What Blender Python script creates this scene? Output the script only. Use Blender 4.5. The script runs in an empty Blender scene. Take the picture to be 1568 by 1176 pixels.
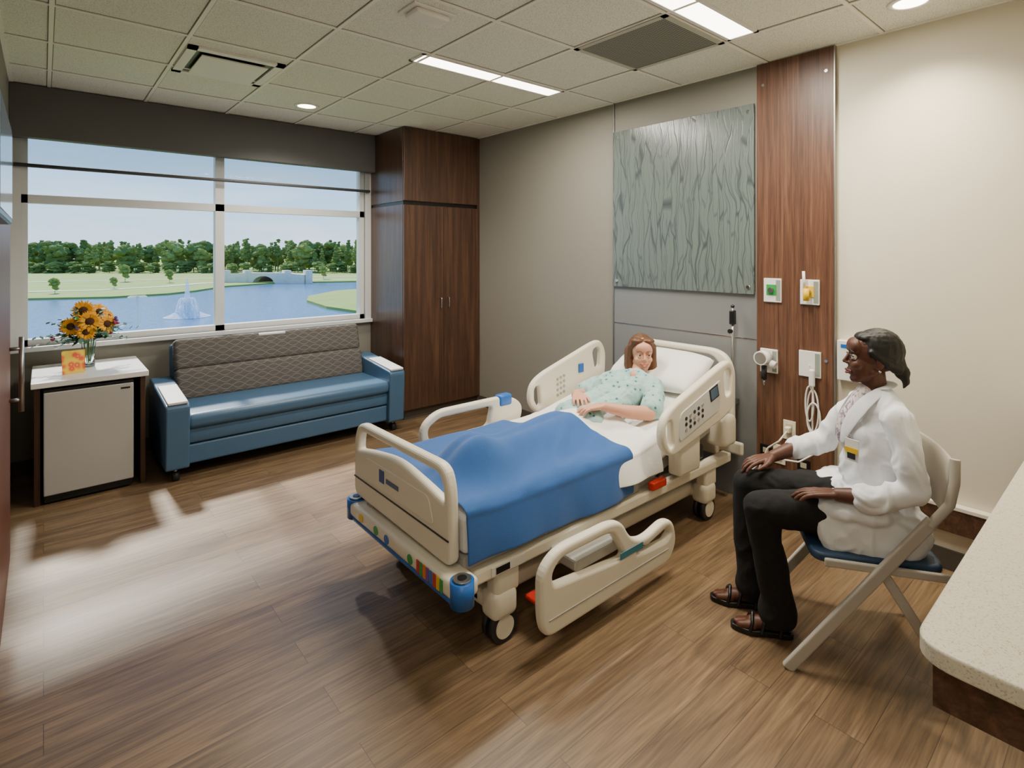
import bpy, bmesh, math, random
from mathutils import Vector, Matrix, noise, Euler
random.seed(7)
V=Vector
scene=bpy.context.scene
CUR=[None]

# ---------------------------------------------------------------- helpers
def lin(c):
    if isinstance(c,str):
        c=c.lstrip('#'); c=[int(c[i:i+2],16)/255 for i in (0,2,4)]
    return tuple(((v/12.92) if v<=0.04045 else ((v+0.055)/1.055)**2.4) for v in c)+(1.0,)

def group(name,loc=(0,0,0)):
    e=bpy.data.objects.new(name,None); e.empty_display_size=.1
    e.location=loc; scene.collection.objects.link(e); CUR[0]=e
    bpy.context.view_layer.update()
    return e
def endgroup(): CUR[0]=None

def link(ob):
    scene.collection.objects.link(ob)
    if CUR[0] is not None:
        ob.parent=CUR[0]; ob.matrix_parent_inverse=Matrix.Translation(CUR[0].location).inverted()
    return ob

def mk(name,me,mat=None,smooth=False):
    ob=bpy.data.objects.new(name,me)
    if mat is not None:
        me.materials.clear(); me.materials.append(mat)
    if smooth:
        for p in me.polygons: p.use_smooth=True
    return link(ob)

def frombm(name,bm,mat,smooth=False):
    me=bpy.data.meshes.new(name); bm.to_mesh(me); bm.free()
    return mk(name,me,mat,smooth)

def centre(ob):
    """move the object origin to the middle of its mesh"""
    me=ob.data; 
    lo=V([min(v.co[i] for v in me.vertices) for i in range(3)]); hi=V([max(v.co[i] for v in me.vertices) for i in range(3)])
    c=(lo+hi)/2
    me.transform(Matrix.Translation(-c)); ob.location=ob.location+c
    return ob

def box(name,a,b,mat,bev=.004,seg=2):
    a=V(a);b=V(b); c=(a+b)/2; s=b-a
    bm=bmesh.new(); bmesh.ops.create_cube(bm,size=1)
    bmesh.ops.scale(bm,vec=(abs(s.x),abs(s.y),abs(s.z)),verts=bm.verts)
    if bev>0:
        bmesh.ops.bevel(bm,geom=bm.edges[:],offset=min(bev,min(abs(s.x),abs(s.y),abs(s.z))*.45),segments=seg,profile=.5,affect='EDGES')
    ob=frombm(name,bm,mat,bev>0.012); ob.location=c
    return ob
def obox(name,c,size,rot,mat,bev=.004,seg=2):
    s=V(size)/2
    ob=box(name,-s,s,mat,bev,seg); ob.rotation_euler=rot; ob.location=V(c); return ob
def boxes(name,lst,mat):
    bm=bmesh.new()
    for a,b in lst:
        a=V(a);b=V(b)
        r=bmesh.ops.create_cube(bm,size=1)
        bmesh.ops.scale(bm,vec=b-a,verts=r['verts']); bmesh.ops.translate(bm,vec=(a+b)/2,verts=r['verts'])
    return frombm(name,bm,mat)

def cyl(name,p1,p2,r,mat,r2=None,seg=24,caps=True):
    p1=V(p1);p2=V(p2); d=p2-p1; bm=bmesh.new()
    bmesh.ops.create_cone(bm,cap_ends=caps,segments=seg,radius1=r,radius2=r if r2 is None else r2,depth=d.length)
    me=bpy.data.meshes.new(name); bm.to_mesh(me); bm.free()
    for p in me.polygons: p.use_smooth=len(p.vertices)==4
    ob=mk(name,me,mat); ob.location=(p1+p2)/2; ob.rotation_mode='QUATERNION'
    ob.rotation_quaternion=d.to_track_quat('Z','Y'); return ob

def sph(name,c,r,mat,seg=20):
    bm=bmesh.new(); bmesh.ops.create_uvsphere(bm,u_segments=seg,v_segments=seg//2+2,radius=1)
    rr=(r,r,r) if not hasattr(r,'__len__') else r
    bmesh.ops.scale(bm,vec=rr,verts=bm.verts)
    ob=frombm(name,bm,mat,True); ob.location=V(c); return ob

def conv(ob):
    dg=bpy.context.evaluated_depsgraph_get(); dg.update()
    me=bpy.data.meshes.new_from_object(ob.evaluated_get(dg)); return me

def rounded(pts,r,n=5):
    out=[];N=len(pts)
    for i in range(N):
        p=V((pts[i][0],pts[i][1]));a=V((pts[i-1][0],pts[i-1][1]));b=V((pts[(i+1)%N][0],pts[(i+1)%N][1]))
        rr=r if not hasattr(r,'__len__') else r[i]
        da=(a-p);db=(b-p); ra=min(rr,da.length*.48);rb=min(rr,db.length*.48)
        s=p+da.normalized()*ra;e=p+db.normalized()*rb
        for k in range(n+1):
            t=k/n; out.append(s*(1-t)**2+p*2*t*(1-t)+e*t*t)
    return out

def tube(name,pts,r,mat,closed=False,sub=0,res=6):
    cu=bpy.data.curves.new(name,'CURVE'); cu.dimensions='3D'; cu.bevel_depth=r; cu.bevel_resolution=res; cu.use_fill_caps=True
    if sub:
        sp=cu.splines.new('NURBS'); sp.order_u=4 if len(pts)>3 else 3; sp.use_endpoint_u=not closed; sp.resolution_u=8
    else: sp=cu.splines.new('POLY')
    sp.points.add(len(pts)-1)
    for i,p in enumerate(pts): sp.points[i].co=(p[0],p[1],p[2],1)
    sp.use_cyclic_u=closed
    ob=bpy.data.objects.new(name,cu); scene.collection.objects.link(ob)
    me=conv(ob); bpy.data.objects.remove(ob)
    return centre(mk(name,me,mat,True))

def plate(name,outer,holes,th,mat,axes,bev=.008,origin=(0,0,0)):
    """flat plate with holes; outer/holes are 2D loops; axes=(U,V) world vectors"""
    cu=bpy.data.curves.new(name,'CURVE'); cu.dimensions='2D'; cu.fill_mode='BOTH'
    cu.extrude=max(th/2-bev,.0005); cu.bevel_depth=bev; cu.bevel_resolution=3; cu.offset=-bev
    for lp in [outer]+holes:
        sp=cu.splines.new('POLY'); sp.points.add(len(lp)-1)
        for i,p in enumerate(lp): sp.points[i].co=(p[0],p[1],0,1)
        sp.use_cyclic_u=True
    ob=bpy.data.objects.new(name,cu); scene.collection.objects.link(ob)
    me=conv(ob); bpy.data.objects.remove(ob)
    U=V(axes[0]).normalized();W=V(axes[1]).normalized();N=U.cross(W)
    m=Matrix((( U.x,W.x,N.x,origin[0]),(U.y,W.y,N.y,origin[1]),(U.z,W.z,N.z,origin[2]),(0,0,0,1)))
    me.transform(m)
    o=mk(name,me,mat)
    for p in me.polygons: p.use_smooth=False
    return centre(o)

def lathe(name,prof,mat,c,seg=32,axis=None):
    bm=bmesh.new(); rings=[]
    for r,z in prof:
        rings.append([bm.verts.new((r*math.cos(2*math.pi*i/seg),r*math.sin(2*math.pi*i/seg),z)) for i in range(seg)])
    for a,b in zip(rings[:-1],rings[1:]):
        for i in range(seg): bm.faces.new((a[i],a[(i+1)%seg],b[(i+1)%seg],b[i]))
    ob=frombm(name,bm,mat,True); ob.location=V(c)
    if axis is not None:
        ob.rotation_mode='QUATERNION'; ob.rotation_quaternion=V(axis).to_track_quat('Z','Y')
    return ob

def blob(name,prims,mat,voxel=.006,it=4,xf=None,fac=.5,wr=None):
    bm=bmesh.new()
    def S(c,r,m=None):
        x=bmesh.ops.create_uvsphere(bm,u_segments=18,v_segments=12,radius=1)
        mm=Matrix.Translation(V(c))@(m.to_4x4() if m is not None else Matrix.Identity(4))@Matrix.Diagonal((r[0],r[1],r[2],1))
        bmesh.ops.transform(bm,matrix=mm,verts=x['verts'])
    for p in prims:
        if p[0]=='c':
            _,a,b,r1,r2=p; a=V(a);b=V(b); S(a,(r1,)*3); S(b,(r2,)*3); d=b-a
            if d.length>1e-4:
                x=bmesh.ops.create_cone(bm,cap_ends=True,segments=18,radius1=r1,radius2=r2,depth=d.length)
                bmesh.ops.transform(bm,matrix=Matrix.Translation((a+b)/2)@d.to_track_quat('Z','Y').to_matrix().to_4x4(),verts=x['verts'])
        elif p[0]=='e': S(p[1],p[2],p[3] if len(p)>3 else None)
    me=bpy.data.meshes.new(name); bm.to_mesh(me); bm.free()
    ob=bpy.data.objects.new(name,me); scene.collection.objects.link(ob)
    m=ob.modifiers.new('r','REMESH'); m.mode='VOXEL'; m.voxel_size=voxel; m.use_smooth_shade=True
    s=ob.modifiers.new('s','SMOOTH'); s.factor=fac; s.iterations=it
    me2=conv(ob); bpy.data.objects.remove(ob)
    if xf is not None: me2.transform(xf)
    if wr is not None:
        amp,fr,an=wr
        nr=[v.normal.copy() for v in me2.vertices]
        for v,n in zip(me2.vertices,nr):
            p=V((v.co.x*an[0],v.co.y*an[1],v.co.z*an[2]))*fr
            q=p+V((1,1,1))*noise.noise(p*.6)*1.5
            a=1-abs(noise.noise(q))*3.0
            b=noise.noise(q*2.3+V((7,3,1)))
            v.co=v.co+n*amp*(a*.7+b*.5)
    return centre(mk(name,me2,mat,True))

def chain(pts,rs):
    return [('c',pts[i],pts[i+1],rs[i],rs[i+1]) for i in range(len(pts)-1)]

# ---------------------------------------------------------------- materials
def newmat(name):
    m=bpy.data.materials.new(name); m.use_nodes=True; nt=m.node_tree
    b=nt.nodes['Principled BSDF']; return m,nt,b
def node(nt,t,**k):
    n=nt.nodes.new(t)
    for a,b in k.items(): setattr(n,a,b)
    return n
def coords(nt,scale=(1,1,1),rot=(0,0,0),kind='Object'):
    tc=node(nt,'ShaderNodeTexCoord'); mp=node(nt,'ShaderNodeMapping'); mp.inputs['Scale'].default_value=scale; mp.inputs['Rotation'].default_value=rot
    nt.links.new(tc.outputs[kind],mp.inputs['Vector']); return mp.outputs['Vector']
def noi(nt,vec,scale,detail=3,dist=0,rough=.5):
    n=node(nt,'ShaderNodeTexNoise'); n.inputs['Scale'].default_value=scale; n.inputs['Detail'].default_value=detail; n.inputs['Distortion'].default_value=dist
    n.inputs['Roughness'].default_value=rough
    nt.links.new(vec,n.inputs['Vector']); return n.outputs['Fac']
def ramp(nt,fac,stops,interp='LINEAR'):
    r=node(nt,'ShaderNodeValToRGB'); r.color_ramp.interpolation=interp
    while len(r.color_ramp.elements)<len(stops): r.color_ramp.elements.new(.5)
    for e,(p,c) in zip(r.color_ramp.elements,stops): e.position=p; e.color=lin(c) if isinstance(c,str) else (c if len(c)==4 else tuple(c)+(1,))
    nt.links.new(fac,r.inputs['Fac']); return r.outputs['Color']
def mixc(nt,fac,a,b,bt='MIX'):
    m=node(nt,'ShaderNodeMix'); m.data_type='RGBA'; m.blend_type=bt
    for s,v in ((m.inputs[0],fac),(m.inputs[6],a),(m.inputs[7],b)):
        if isinstance(v,(int,float)): s.default_value=v
        elif isinstance(v,tuple): s.default_value=v
        else: nt.links.new(v,s)
    return m.outputs[2]
def math_(nt,op,a,b=None,c=None):
    m=node(nt,'ShaderNodeMath',operation=op)
    for i,v in enumerate((a,b,c)):
        if v is None: continue
        if isinstance(v,(int,float)): m.inputs[i].default_value=v
        else: nt.links.new(v,m.inputs[i])
    return m.outputs[0]
def bumpn(nt,b,h,strength,dist=.01):
    n=node(nt,'ShaderNodeBump'); n.inputs['Strength'].default_value=strength; n.inputs['Distance'].default_value=dist
    nt.links.new(h,n.inputs['Height']); nt.links.new(n.outputs['Normal'],b.inputs['Normal'])
def mul(c,f): return tuple(min(1,x*f) for x in c[:3])+(1,)
def MT(name,col,rough=.5,metal=0,var=.06,scale=6,bump=0,bscale=200,emit=0,sheen=0,coat=0,sss=0):
    m,nt,b=newmat(name); c=lin(col); v=coords(nt)
    f=noi(nt,v,scale); o=mixc(nt,f,mul(c,1-var),mul(c,1+var)); nt.links.new(o,b.inputs['Base Color'])
    b.inputs['Roughness'].default_value=rough; b.inputs['Metallic'].default_value=metal
    if bump: bumpn(nt,b,noi(nt,v,bscale,2),bump,.004)
    if emit: b.inputs['Emission Color'].default_value=c; b.inputs['Emission Strength'].default_value=emit
    if sheen: b.inputs['Sheen Weight'].default_value=sheen
    if coat: b.inputs['Coat Weight'].default_value=coat
    if sss:
        b.inputs['Subsurface Weight'].default_value=sss; b.inputs['Subsurface Radius'].default_value=(1,.3,.15); b.inputs['Subsurface Scale'].default_value=.01
    return m
def wood(name,c1,c2,c3,grain='z',rough=.42,coat=0):
    m,nt,b=newmat(name)
    sc={'z':(26,26,.9),'x':(.9,26,26),'y':(26,.9,26)}[grain]
    v=coords(nt,sc); f1=noi(nt,v,1.6,6,.6,.6)
    sc2=tuple(s*5 for s in sc); v2=coords(nt,sc2); f2=noi(nt,v2,1.5,3)
    f=math_(nt,'ADD',math_(nt,'MULTIPLY',f1,.75),math_(nt,'MULTIPLY',f2,.25))
    nt.links.new(ramp(nt,f,[(.32,c1),(.5,c2),(.68,c3)]),b.inputs['Base Color'])
    b.inputs['Roughness'].default_value=rough
    if coat: b.inputs['Coat Weight'].default_value=coat; b.inputs['Coat Roughness'].default_value=.3
    bumpn(nt,b,f2,.08,.002); return m

mWalnut=wood('walnut_laminate','#34231b','#4c3325','#664834',rough=.33,coat=.35)
mWalnutC=wood('walnut_laminate_column','#3f281e','#5f402f','#7a5741',rough=.4)
mWalnutX=wood('walnut_laminate_horizontal','#352419','#4f3627','#664836','x')
mWalnutDark=wood('walnut_dark','#2f2018','#40291d','#52382a')
mTaupe=MT('paint_taupe','#87847b',.6,var=.03,scale=2,bump=.05)
mCream=MT('paint_cream','#dad3c0',.55,var=.02,scale=2,bump=.05)
mBase=MT('vinyl_base','#4a433c',.5)
mWhite=MT('white_plastic','#e8e7e3',.4,var=.02)
mFrameW=MT('window_frame_aluminium','#d8dadb',.4,var=.02)
mBedW=MT('bed_cream_plastic','#e2dbc8',.38,var=.02)
mBedG=MT('bed_grey_plastic','#a3a097',.45,var=.04)
mBedB=MT('bed_blue_plastic','#2263b4',.35,var=.04)
mDark=MT('dark_rubber','#26262a',.5)
mBlack=MT('black_plastic','#111214',.35)
mSteel=MT('brushed_steel','#a8a8a6',.32,1,var=.05)
mFridge=MT('fridge_steel','#c2c3c2',.34,.35,var=.03,scale=3)
mChrome=MT('chrome','#d0d0d0',.18,1)
mGreyLam=MT('grey_metallic_laminate','#898b8c',.32,.25,var=.03)
mSheet=MT('white_linen','#eeede9',.8,var=.03,bump=.15,bscale=90,sheen=.2)
mBlind=MT('shade_fascia','#5a5a5a',.6,var=.04)
mRed=MT('red_label','#c22b1b',.4); mYel=MT('yellow_plastic','#e6bb10',.4); mGrn=MT('green_plastic','#2d9a48',.4)
mBrownRed=wood('door_wood','#44241a','#613527','#784536')

def floor_mat():
    m,nt,b=newmat('vinyl_plank_floor')
    v=coords(nt)
    def brick(c1,c2,mo):
        n=node(nt,'ShaderNodeTexBrick'); n.offset=.37; n.offset_frequency=2
        n.inputs['Scale'].default_value=1; n.inputs['Mortar Size'].default_value=.0009; n.inputs['Brick Width'].default_value=1.22; n.inputs['Row Height'].default_value=.15
        n.inputs['Color1'].default_value=c1;n.inputs['Color2'].default_value=c2;n.inputs['Mortar'].default_value=mo
        n.inputs['Bias'].default_value=0; nt.links.new(v,n.inputs['Vector']); return n
    br=brick((0,0,0,1),(1,1,1,1),(.5,.5,.5,1))
    sep=node(nt,'ShaderNodeSeparateColor'); nt.links.new(br.outputs['Color'],sep.inputs[0])
    off=node(nt,'ShaderNodeVectorMath',operation='ADD'); comb=node(nt,'ShaderNodeCombineXYZ')
    k=math_(nt,'MULTIPLY',sep.outputs[0],37.0); nt.links.new(k,comb.inputs[2]); nt.links.new(k,comb.inputs[0])
    nt.links.new(v,off.inputs[0]); nt.links.new(comb.outputs[0],off.inputs[1])
    def mp(sc):
        p=node(nt,'ShaderNodeMapping'); p.inputs['Scale'].default_value=sc; nt.links.new(off.outputs[0],p.inputs['Vector']); return p.outputs[0]
    g1=noi(nt,mp((1.3,14,1)),1.5,6,1.2,.6); g2=noi(nt,mp((3,90,1)),1.5,3)
    f=math_(nt,'ADD',math_(nt,'MULTIPLY',g1,.6),math_(nt,'MULTIPLY',g2,.4))
    col=ramp(nt,f,[(.28,'#4a3b2a'),(.45,'#6c5740'),(.6,'#846c50'),(.75,'#9d8565')])
    tone=math_(nt,'ADD',math_(nt,'MULTIPLY',sep.outputs[0],.20),.87)
    cc=node(nt,'ShaderNodeVectorMath',operation='SCALE'); nt.links.new(col,cc.inputs[0]); nt.links.new(tone,cc.inputs['Scale'])
    o=mixc(nt,br.outputs['Fac'],cc.outputs[0],lin('#3f3122'))
    nt.links.new(o,b.inputs['Base Color']); b.inputs['Roughness'].default_value=.38
    bumpn(nt,b,g2,.06,.002)
    return m
mFloor=floor_mat()
def ceil_mat():
    m,nt,b=newmat('acoustic_tile'); v=coords(nt)
    f=noi(nt,v,170,2); nt.links.new(ramp(nt,f,[(.36,'#c5c8ba'),(.48,'#e8eadf'),(1,'#eef0e6')]),b.inputs['Base Color'])
    b.inputs['Roughness'].default_value=.9; bumpn(nt,b,f,.2,.004); return m
mCeil=ceil_mat()
def emis(name,c,s):
    m,nt,b=newmat(name); b.inputs['Base Color'].default_value=lin(c); b.inputs['Emission Color'].default_value=lin(c); b.inputs['Emission Strength'].default_value=s; return m
mLamp=emis('lamp_diffuser','#fff4e2',10)
mDown=emis('downlight_lens','#fff0d8',14)

# ---------------------------------------------------------------- room shell
XH=3.41; YW=5.18; XL=-.18; ZC=2.74
o=boxes('floor',[((-1.5,-1.6,-.1),(XH+.1,YW+.12,0))],mFloor)
o=boxes('ceiling',[((-1.5,-1.6,ZC),(XH+.1,YW+.12,ZC+.1))],mCeil)
boxes('wall_east',[((XH,1.17,0),(XH+.1,YW+.12,ZC))],mTaupe)
boxes('wall_east_cream',[((XH,-1.6,0),(XH+.1,1.17,ZC))],mCream)
WX0,WX1,WZ0,WZ1=-.13,2.47,.90,2.50
boxes('wall_north',[((XL-.1,YW,0),(XH,YW+.12,WZ0)),((XL-.1,YW,WZ1),(XH,YW+.12,ZC)),((XL-.1,YW,WZ0),(WX0,YW+.12,WZ1)),((WX1,YW,WZ0),(XH,YW+.12,WZ1))],mTaupe)
boxes('wall_west',[((XL-.1,1.6,0),(XL,YW,ZC))],mTaupe)
boxes('wall_partition',[((-1.4,1.6,0),(XL-.1,1.7,ZC))],mTaupe)
boxes('wall_west_entry',[((-1.5,-1.6,0),(-1.4,1.7,ZC))],mCream)
boxes('wall_south',[((-1.4,-1.6,0),(.9,-1.5,ZC))],mCream)
boxes('wall_south_counter',[((.9,-.45,0),(XH,-.35,ZC)),((.8,-1.5,0),(.9,-.35,ZC))],mCream)
boxes('baseboard_east',[((XH-.012,-.35,0),(XH,1.17,.10)),((XH-.012,2.745,0),(XH,4.5,.10))],mBase)
boxes('baseboard_north',[((XL,YW-.012,0),(2.53,YW,.10))],mBase)
boxes('baseboard_west',[((XL,3.85,0),(XL+.012,YW-.012,.10))],mBase)

# ceiling grid
mT=MT('ceiling_tbar','#f0eee4',.5,var=.02); mTS=MT('ceiling_tbar_reveal','#7d7d72',.8)
gl=[];gs_=[]
GX=[.03+.57*k for k in range(-2,6)]; GY=[1.55+.61*k for k in range(-4,6)]
for x in GX:
    gl.append(((x-.010,-1.5 if x<.9 else -.35,ZC-.007),(x+.010,YW,ZC))); gs_.append(((x-.0145,-1.5 if x<.9 else -.35,ZC-.0015),(x+.0145,YW,ZC)))
for y in GY:
    gl.append(((-1.4 if y<1.6 else XL,y-.010,ZC-.0065),(XH,y+.010,ZC))); gs_.append(((-1.4 if y<1.6 else XL,y-.0145,ZC-.0012),(XH,y+.0145,ZC)))
gl+= [((XH-.02,-.35,ZC-.006),(XH,YW,ZC)),((XL,YW-.02,ZC-.006),(XH,YW,ZC)),((XL,1.7,ZC-.006),(XL+.02,YW,ZC))]
boxes('trim_ceiling_grid',gl,mT); boxes('trim_ceiling_reveal',gs_,mTS)

# window
g=group('window_1',(1.17,YW+.06,1.6))
fr=[((WX0,YW+.02,WZ0),(WX1,YW+.1,WZ0+.045)),((WX0,YW+.02,WZ1-.05),(WX1,YW+.1,WZ1)),((WX0,YW+.02,WZ0),(WX0+.045,YW+.1,WZ1)),((WX1-.045,YW+.02,WZ0),(WX1,YW+.1,WZ1)),
    ((1.115,YW+.02,WZ0),(1.185,YW+.1,WZ1)),((WX0,YW+.02,1.92),(WX1,YW+.1,1.98))]
boxes('frame',fr,mFrameW)
m,nt,b=newmat('window_glass')
tr=node(nt,'ShaderNodeBsdfTransparent'); tr.inputs[0].default_value=(.97,.985,.98,1); gs=node(nt,'ShaderNodeBsdfGlossy'); gs.inputs['Roughness'].default_value=.02
mx=node(nt,'ShaderNodeMixShader'); lw=node(nt,'ShaderNodeFresnel'); lw.inputs[0].default_value=1.12
nt.links.new(lw.outputs[0],mx.inputs[0]); nt.links.new(tr.outputs[0],mx.inputs[1]); nt.links.new(gs.outputs[0],mx.inputs[2]); nt.links.new(mx.outputs[0],nt.nodes['Material Output'].inputs[0])
mGlass=m
boxes('glass',[((WX0+.04,YW+.06,WZ0+.04),(WX1-.04,YW+.063,WZ1-.04))],mGlass)
endgroup()
box('trim_window_sill',(XL,YW-.05,WZ0-.035),(2.53,YW+.03,WZ0),mFrameW,.004)
boxes('trim_window_jamb',[((WX1,YW-.012,WZ0),(2.53,YW,2.37)),((XL,YW-.012,WZ0),(WX0+.01,YW,2.37))],mFrameW)
# roller shade
g=group('roller_shade',(1.17,YW-.06,2.5))
box('fascia',(XL,YW-.11,2.37),(2.53,YW-.02,ZC-.006),mBlind,.004)
m,nt,b=newmat('sheer_shade')
tr=node(nt,'ShaderNodeBsdfTransparent'); tr.inputs[0].default_value=(.93,.94,.93,1); df=node(nt,'ShaderNodeBsdfDiffuse'); df.inputs[0].default_value=lin('#9a9a98')
mx=node(nt,'ShaderNodeMixShader'); mx.inputs[0].default_value=.14
nt.links.new(tr.outputs[0],mx.inputs[1]); nt.links.new(df.outputs[0],mx.inputs[2]); nt.links.new(mx.outputs[0],nt.nodes['Material Output'].inputs[0])
boxes('fabric',[((XL+.02,YW-.045,2.19),(2.50,YW-.044,2.38))],m)
cyl('hem_bar',(XL+.02,YW-.045,2.18),(2.50,YW-.045,2.18),.014,mBlind)
endgroup()

# headwall
def art():
    m,nt,b=newmat('etched_resin_panel')
    v0=coords(nt); nz=node(nt,'ShaderNodeTexNoise'); nz.inputs['Scale'].default_value=4; nz.inputs['Detail'].default_value=2; nt.links.new(v0,nz.inputs['Vector'])
    a=node(nt,'ShaderNodeVectorMath',operation='SCALE'); nt.links.new(nz.outputs['Color'],a.inputs[0]); a.inputs['Scale'].default_value=.10
    ad=node(nt,'ShaderNodeVectorMath',operation='ADD'); nt.links.new(v0,ad.inputs[0]); nt.links.new(a.outputs[0],ad.inputs[1])
    def layer(sy,sz,off,w):
        mp=node(nt,'ShaderNodeMapping'); mp.inputs['Scale'].default_value=(0.0,sy,sz); mp.inputs['Location'].default_value=(0,off,off*.7); nt.links.new(ad.outputs[0],mp.inputs[0])
        vo=node(nt,'ShaderNodeTexVoronoi',feature='DISTANCE_TO_EDGE'); vo.inputs['Scale'].default_value=1; nt.links.new(mp.outputs[0],vo.inputs['Vector'])
        return math_(nt,'DIVIDE',vo.outputs['Distance'],w)
    d=math_(nt,'MINIMUM',math_(nt,'MINIMUM',layer(19,1.7,0,.045),1.0),math_(nt,'MINIMUM',math_(nt,'ADD',layer(30,2.2,4.3,.10),.5),1.0))
    line=ramp(nt,d,[(0,'#3d4444'),(.55,'#525b5b'),(1,'#69746f')])
    shade=noi(nt,v0,2,2); o=mixc(nt,shade,line,lin('#5c6868')); o2=mixc(nt,.35,line,o)
    nt.links.new(o2,b.inputs['Base Color']); b.inputs['Roughness'].default_value=.25
    bumpn(nt,b,d,.2,.003); return m
mArt=art()
g=group('headwall_panel',(XH-.01,2.1,1.2))
box('grey_laminate_lower',(XH-.014,1.61,.0),(XH,2.745,1.018),mGreyLam,.002)
box('grey_laminate_upper',(XH-.014,1.61,1.024),(XH,2.745,1.32),mGreyLam,.002)
box('edge_trim',(XH-.02,2.742,0),(XH,2.752,ZC-.006),mSteel,.001)
box('bright_reveal',(XH-.016,1.61,1.018),(XH,2.745,1.024),mChrome,.0)
box('top_field',(XH-.008,1.61,1.32),(XH,2.742,ZC-.006),mTaupe,.001)
box('walnut_column',(XH-.03,1.17,0),(XH,1.61,ZC-.006),mWalnutC,.002)
box('walnut_edge',(XH-.031,1.165,0),(XH,1.17,ZC-.006),mSteel,.0)
for z in (.95,2.60):
    for y in (1.21,1.57): cyl('screw',(XH-.03,y,z),(XH-.034,y,z),.009,mChrome)
endgroup()
g=group('wall_art_panel',(XH-.03,2.18,1.9))
box('panel',(XH-.036,1.625,1.305),(XH-.022,2.74,2.50),mArt,.002)
for y in (1.66,2.70):
    for z in (1.35,2.455):
        cyl('standoff',(XH-.010,y,z),(XH-.045,y,z),.011,mChrome)
endgroup()

# wardrobe
g=group('wardrobe',(2.97,4.84,0))
X0,X1,Y0,Y1=2.53,XH-.002,4.50,YW-.002
box('lower_carcass',(X0,Y0+.022,.09),(X1,Y1,2.015),mWalnut,.002)
box('upper_carcass',(X0,Y0+.022,2.045),(X1,Y1,ZC-.008),mWalnut,.002)
box('reveal',(X0+.01,Y0+.03,2.01),(X1,Y1,2.05),mBlack,.0)
box('plinth',(X0+.03,Y0+.05,0),(X1,Y1,.09),mBase,.0)
xm=(X0+X1)/2
box('door_l',(X0+.002,Y0,.10),(xm-.0015,Y0+.02,2.01),mWalnut,.002)
box('door_r',(xm+.0015,Y0,.10),(X1-.03,Y0+.02,2.01),mWalnut,.002)
box('upper_door',(X0+.002,Y0,2.05),(X1-.03,Y0+.02,ZC-.01),mWalnut,.002)
box('filler',(X1-.028,Y0+.004,.1),(X1,Y0+.02,ZC-.01),mWalnut,.001)
for dx in (-.045,.045):
    x=xm+dx; tube('handle',[(x,Y0,1.03),(x,Y0-.03,1.035),(x,Y0-.032,1.08),(x,Y0-.03,1.125),(x,Y0,1.13)],.005,mChrome,sub=1)
endgroup()

# ---------------------------------------------------------------- ceiling fixtures
def area(name,loc,sx,sy,power,col,rot=(0,0,0),spread=math.pi):
    l=bpy.data.lights.new(name,'AREA'); l.shape='RECTANGLE'; l.size=sx; l.size_y=sy; l.energy=power; l.color=col; l.spread=spread
    o=bpy.data.objects.new(name,l); o.location=loc; o.rotation_euler=rot; link(o); return o
def spot(name,loc,power,col,ang=100,blend=.6,rad=.05,tgt=None):
    l=bpy.data.lights.new(name,'SPOT'); l.energy=power; l.color=col; l.spot_size=math.radians(ang); l.spot_blend=blend; l.shadow_soft_size=rad
    o=bpy.data.objects.new(name,l); o.location=loc
    if tgt is not None: o.rotation_euler=(V(tgt)-V(loc)).to_track_quat('-Z','Y').to_euler()
    link(o); return o
WARM=(1,.92,.79)
for yc in (2.86,1.44):
    g=group('linear_ceiling_light',(2.28,yc,ZC))
    boxes('trim_frame',[((1.69,yc-.085,ZC-.010),(2.87,yc-.065,ZC+.0)),((1.69,yc+.065,ZC-.010),(2.87,yc+.085,ZC)),((1.69,yc-.085,ZC-.010),(1.71,yc+.085,ZC)),((2.85,yc-.085,ZC-.010),(2.87,yc+.085,ZC))],mWhite)
    box('diffuser',(1.71,yc-.065,ZC-.006),(2.85,yc+.065,ZC-.001),mLamp,.0)
    area('lamp',(2.28,yc,ZC-.030),1.1,.12,50,WARM)
    endgroup()
def downlight(x,y,power,ang=110,tgt=None,blend=.7,col=WARM):
    g=group('recessed_downlight',(x,y,ZC))
    lathe('trim_ring',[(.068,0),(.070,-.008),(.092,-.006),(.094,.0)],mWhite,(x,y,ZC))
    lathe('lens',[(0.0005,-.004),(.069,-.004)],mDown,(x,y,ZC))
    spot('lamp',(x,y,ZC-.02),power,col,ang,blend,.06,tgt or (x,y,0))
    endgroup()
downlight(1.6,4.4,115,145)
downlight(3.08,.74,120,125,col=(1,.87,.65),blend=.9)
downlight(.2,.6,36,150)  # added fill lamp over the entry, out of view, in downlight form
downlight(-.5,-.6,60,150)  # unseen alcove lamp behind the camera, added to fill the room
# return grille
g=group('return_air_grille',(2.6,1.86,ZC))
mPerf,nt,b=newmat('perforated_grille'); v=coords(nt,(1,1,1))
vo=node(nt,'ShaderNodeTexVoronoi'); vo.inputs['Scale'].default_value=75; vo.inputs['Randomness'].default_value=0; nt.links.new(v,vo.inputs['Vector'])
nt.links.new(ramp(nt,vo.outputs['Distance'],[(.35,'#1c1d1b'),(.45,'#8b8c84')]),b.inputs['Base Color']); b.inputs['Roughness'].default_value=.6
box('face',(2.33,1.57,ZC-.008),(2.86,2.14,ZC-.002),mPerf,.0)
boxes('frame',[((2.31,1.55,ZC-.012),(2.34,2.16,ZC)),((2.85,1.55,ZC-.012),(2.88,2.16,ZC)),((2.31,1.55,ZC-.012),(2.88,1.58,ZC)),((2.31,2.13,ZC-.012),(2.88,2.16,ZC))],MT('grille_frame','#b3b3a7',.5))
endgroup()
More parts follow.
